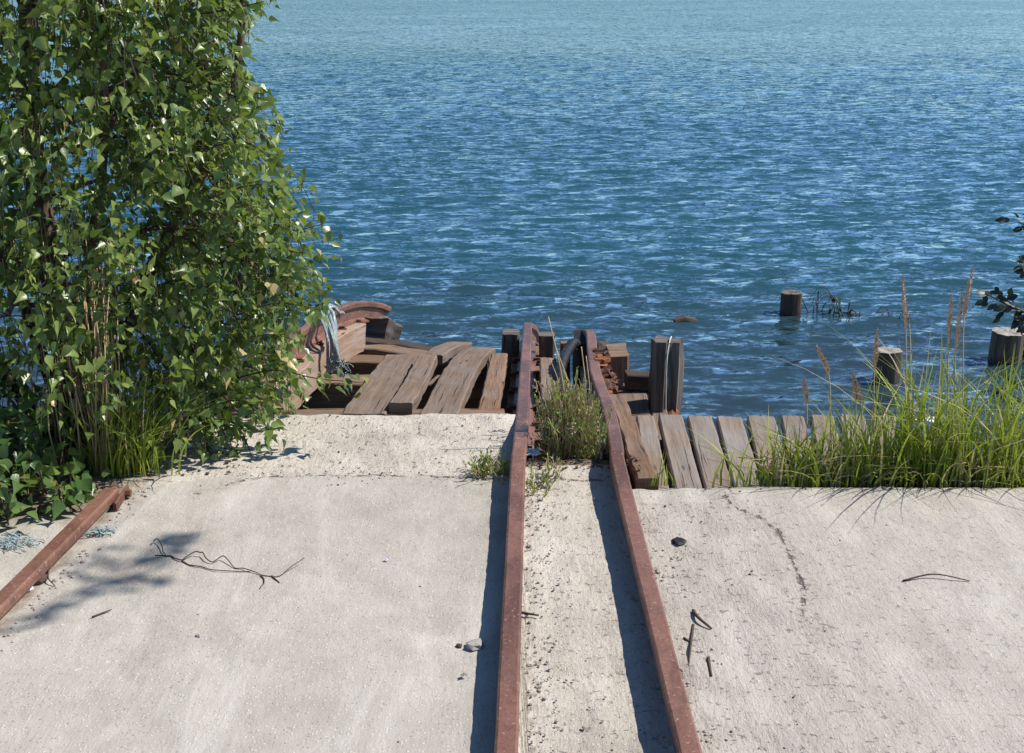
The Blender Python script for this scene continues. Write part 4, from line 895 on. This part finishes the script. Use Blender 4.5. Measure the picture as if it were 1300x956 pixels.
twig('tiny curved twig near the short left rail', [[(62, 722, .0), (62, 738, .01), (70, 744, 0)]], .003)
twig('short reddish stick across the strip between the rails', [[(660, 780, 0), (684, 785, .003)]], .0045)
# gravel
mb = MB(); random.seed(21)
def scat(n, fx, r0, r1):
    for i in range(n):
        c = fx()
        if c is None: continue
        r = random.uniform(r0, r1)*random.choice([.45, .6, .8, 1]); rock(mb, V((c[0], c[1], GH(c[0], c[1])+r*.2)), r, .6)
def alongm(o0, o1):
    def f(): y = random.uniform(2.3, 4.3); return (X_at(cRM, y)+.035+abs(random.gauss(0, 1))*o1+o0, y)
    return f
def alongr(o0, o1):
    def f(): y = random.uniform(2.3, 3.78); return (X_at(cRR, y)+.035+abs(random.gauss(0, 1))*o1+o0, y)
    return f
def alongl():
    y = random.uniform(2.5, 3.8); return ((pa+dl*((y-pa.y)/dl.y)).x+.05+abs(random.gauss(0, .03)), y)
scat(330, alongm(0, .05), .002, .006); scat(300, alongr(0, .05), .002, .007); scat(130, alongl, .003, .009)
scat(160, lambda: (X_at(cRM, 3)+random.uniform(-.02, .35), random.uniform(2.3, 4.05)), .0015, .004)
scat(260, lambda: (random.uniform(-1.1, 0), random.uniform(3.8, 4.5)), .0015, .005)
scat(200, lambda: (random.uniform(-1.8, 1.9), random.uniform(2.2, 3.8)), .001, .003)
scat(120, lambda: (random.uniform(.35, .75), random.uniform(2.3, 3.8)), .0015, .005)
tag(mb.build('gravel', 'pebble'), 'loose grit and pebbles scattered along the rails', 'gravel', kind='stuff')
mb = MB()
scat(150, lambda: (random.uniform(-1.1, 0), random.uniform(3.8, 4.5)), .002, .005); scat(60, alongm(0, .06), .002, .005); scat(60, alongr(0, .08), .002, .006); scat(40, lambda: (random.uniform(-1.3, 1.9), random.uniform(2.2, 3.8)), .0015, .004)
scat(120, lambda: (X_at(cRM, 4.0)+random.uniform(.03, .45), random.uniform(3.95, 4.1)), .003, .008)
scat(200, lambda: (random.uniform(-1.9, -1.0), random.uniform(3.9, 4.5)), .003, .008)
scat(90, lambda: (random.uniform(.6, 3.0), yR-abs(random.gauss(0, .03))-.005), .0015, .005)
scat(70, lambda: (random.uniform(-1.0, 0), ySeam+random.gauss(0, .02)), .0015, .004)
tag(mb.build('debris', 'twig'), 'dark crumbs of bark and soil scattered on the concrete', 'debris', kind='stuff')
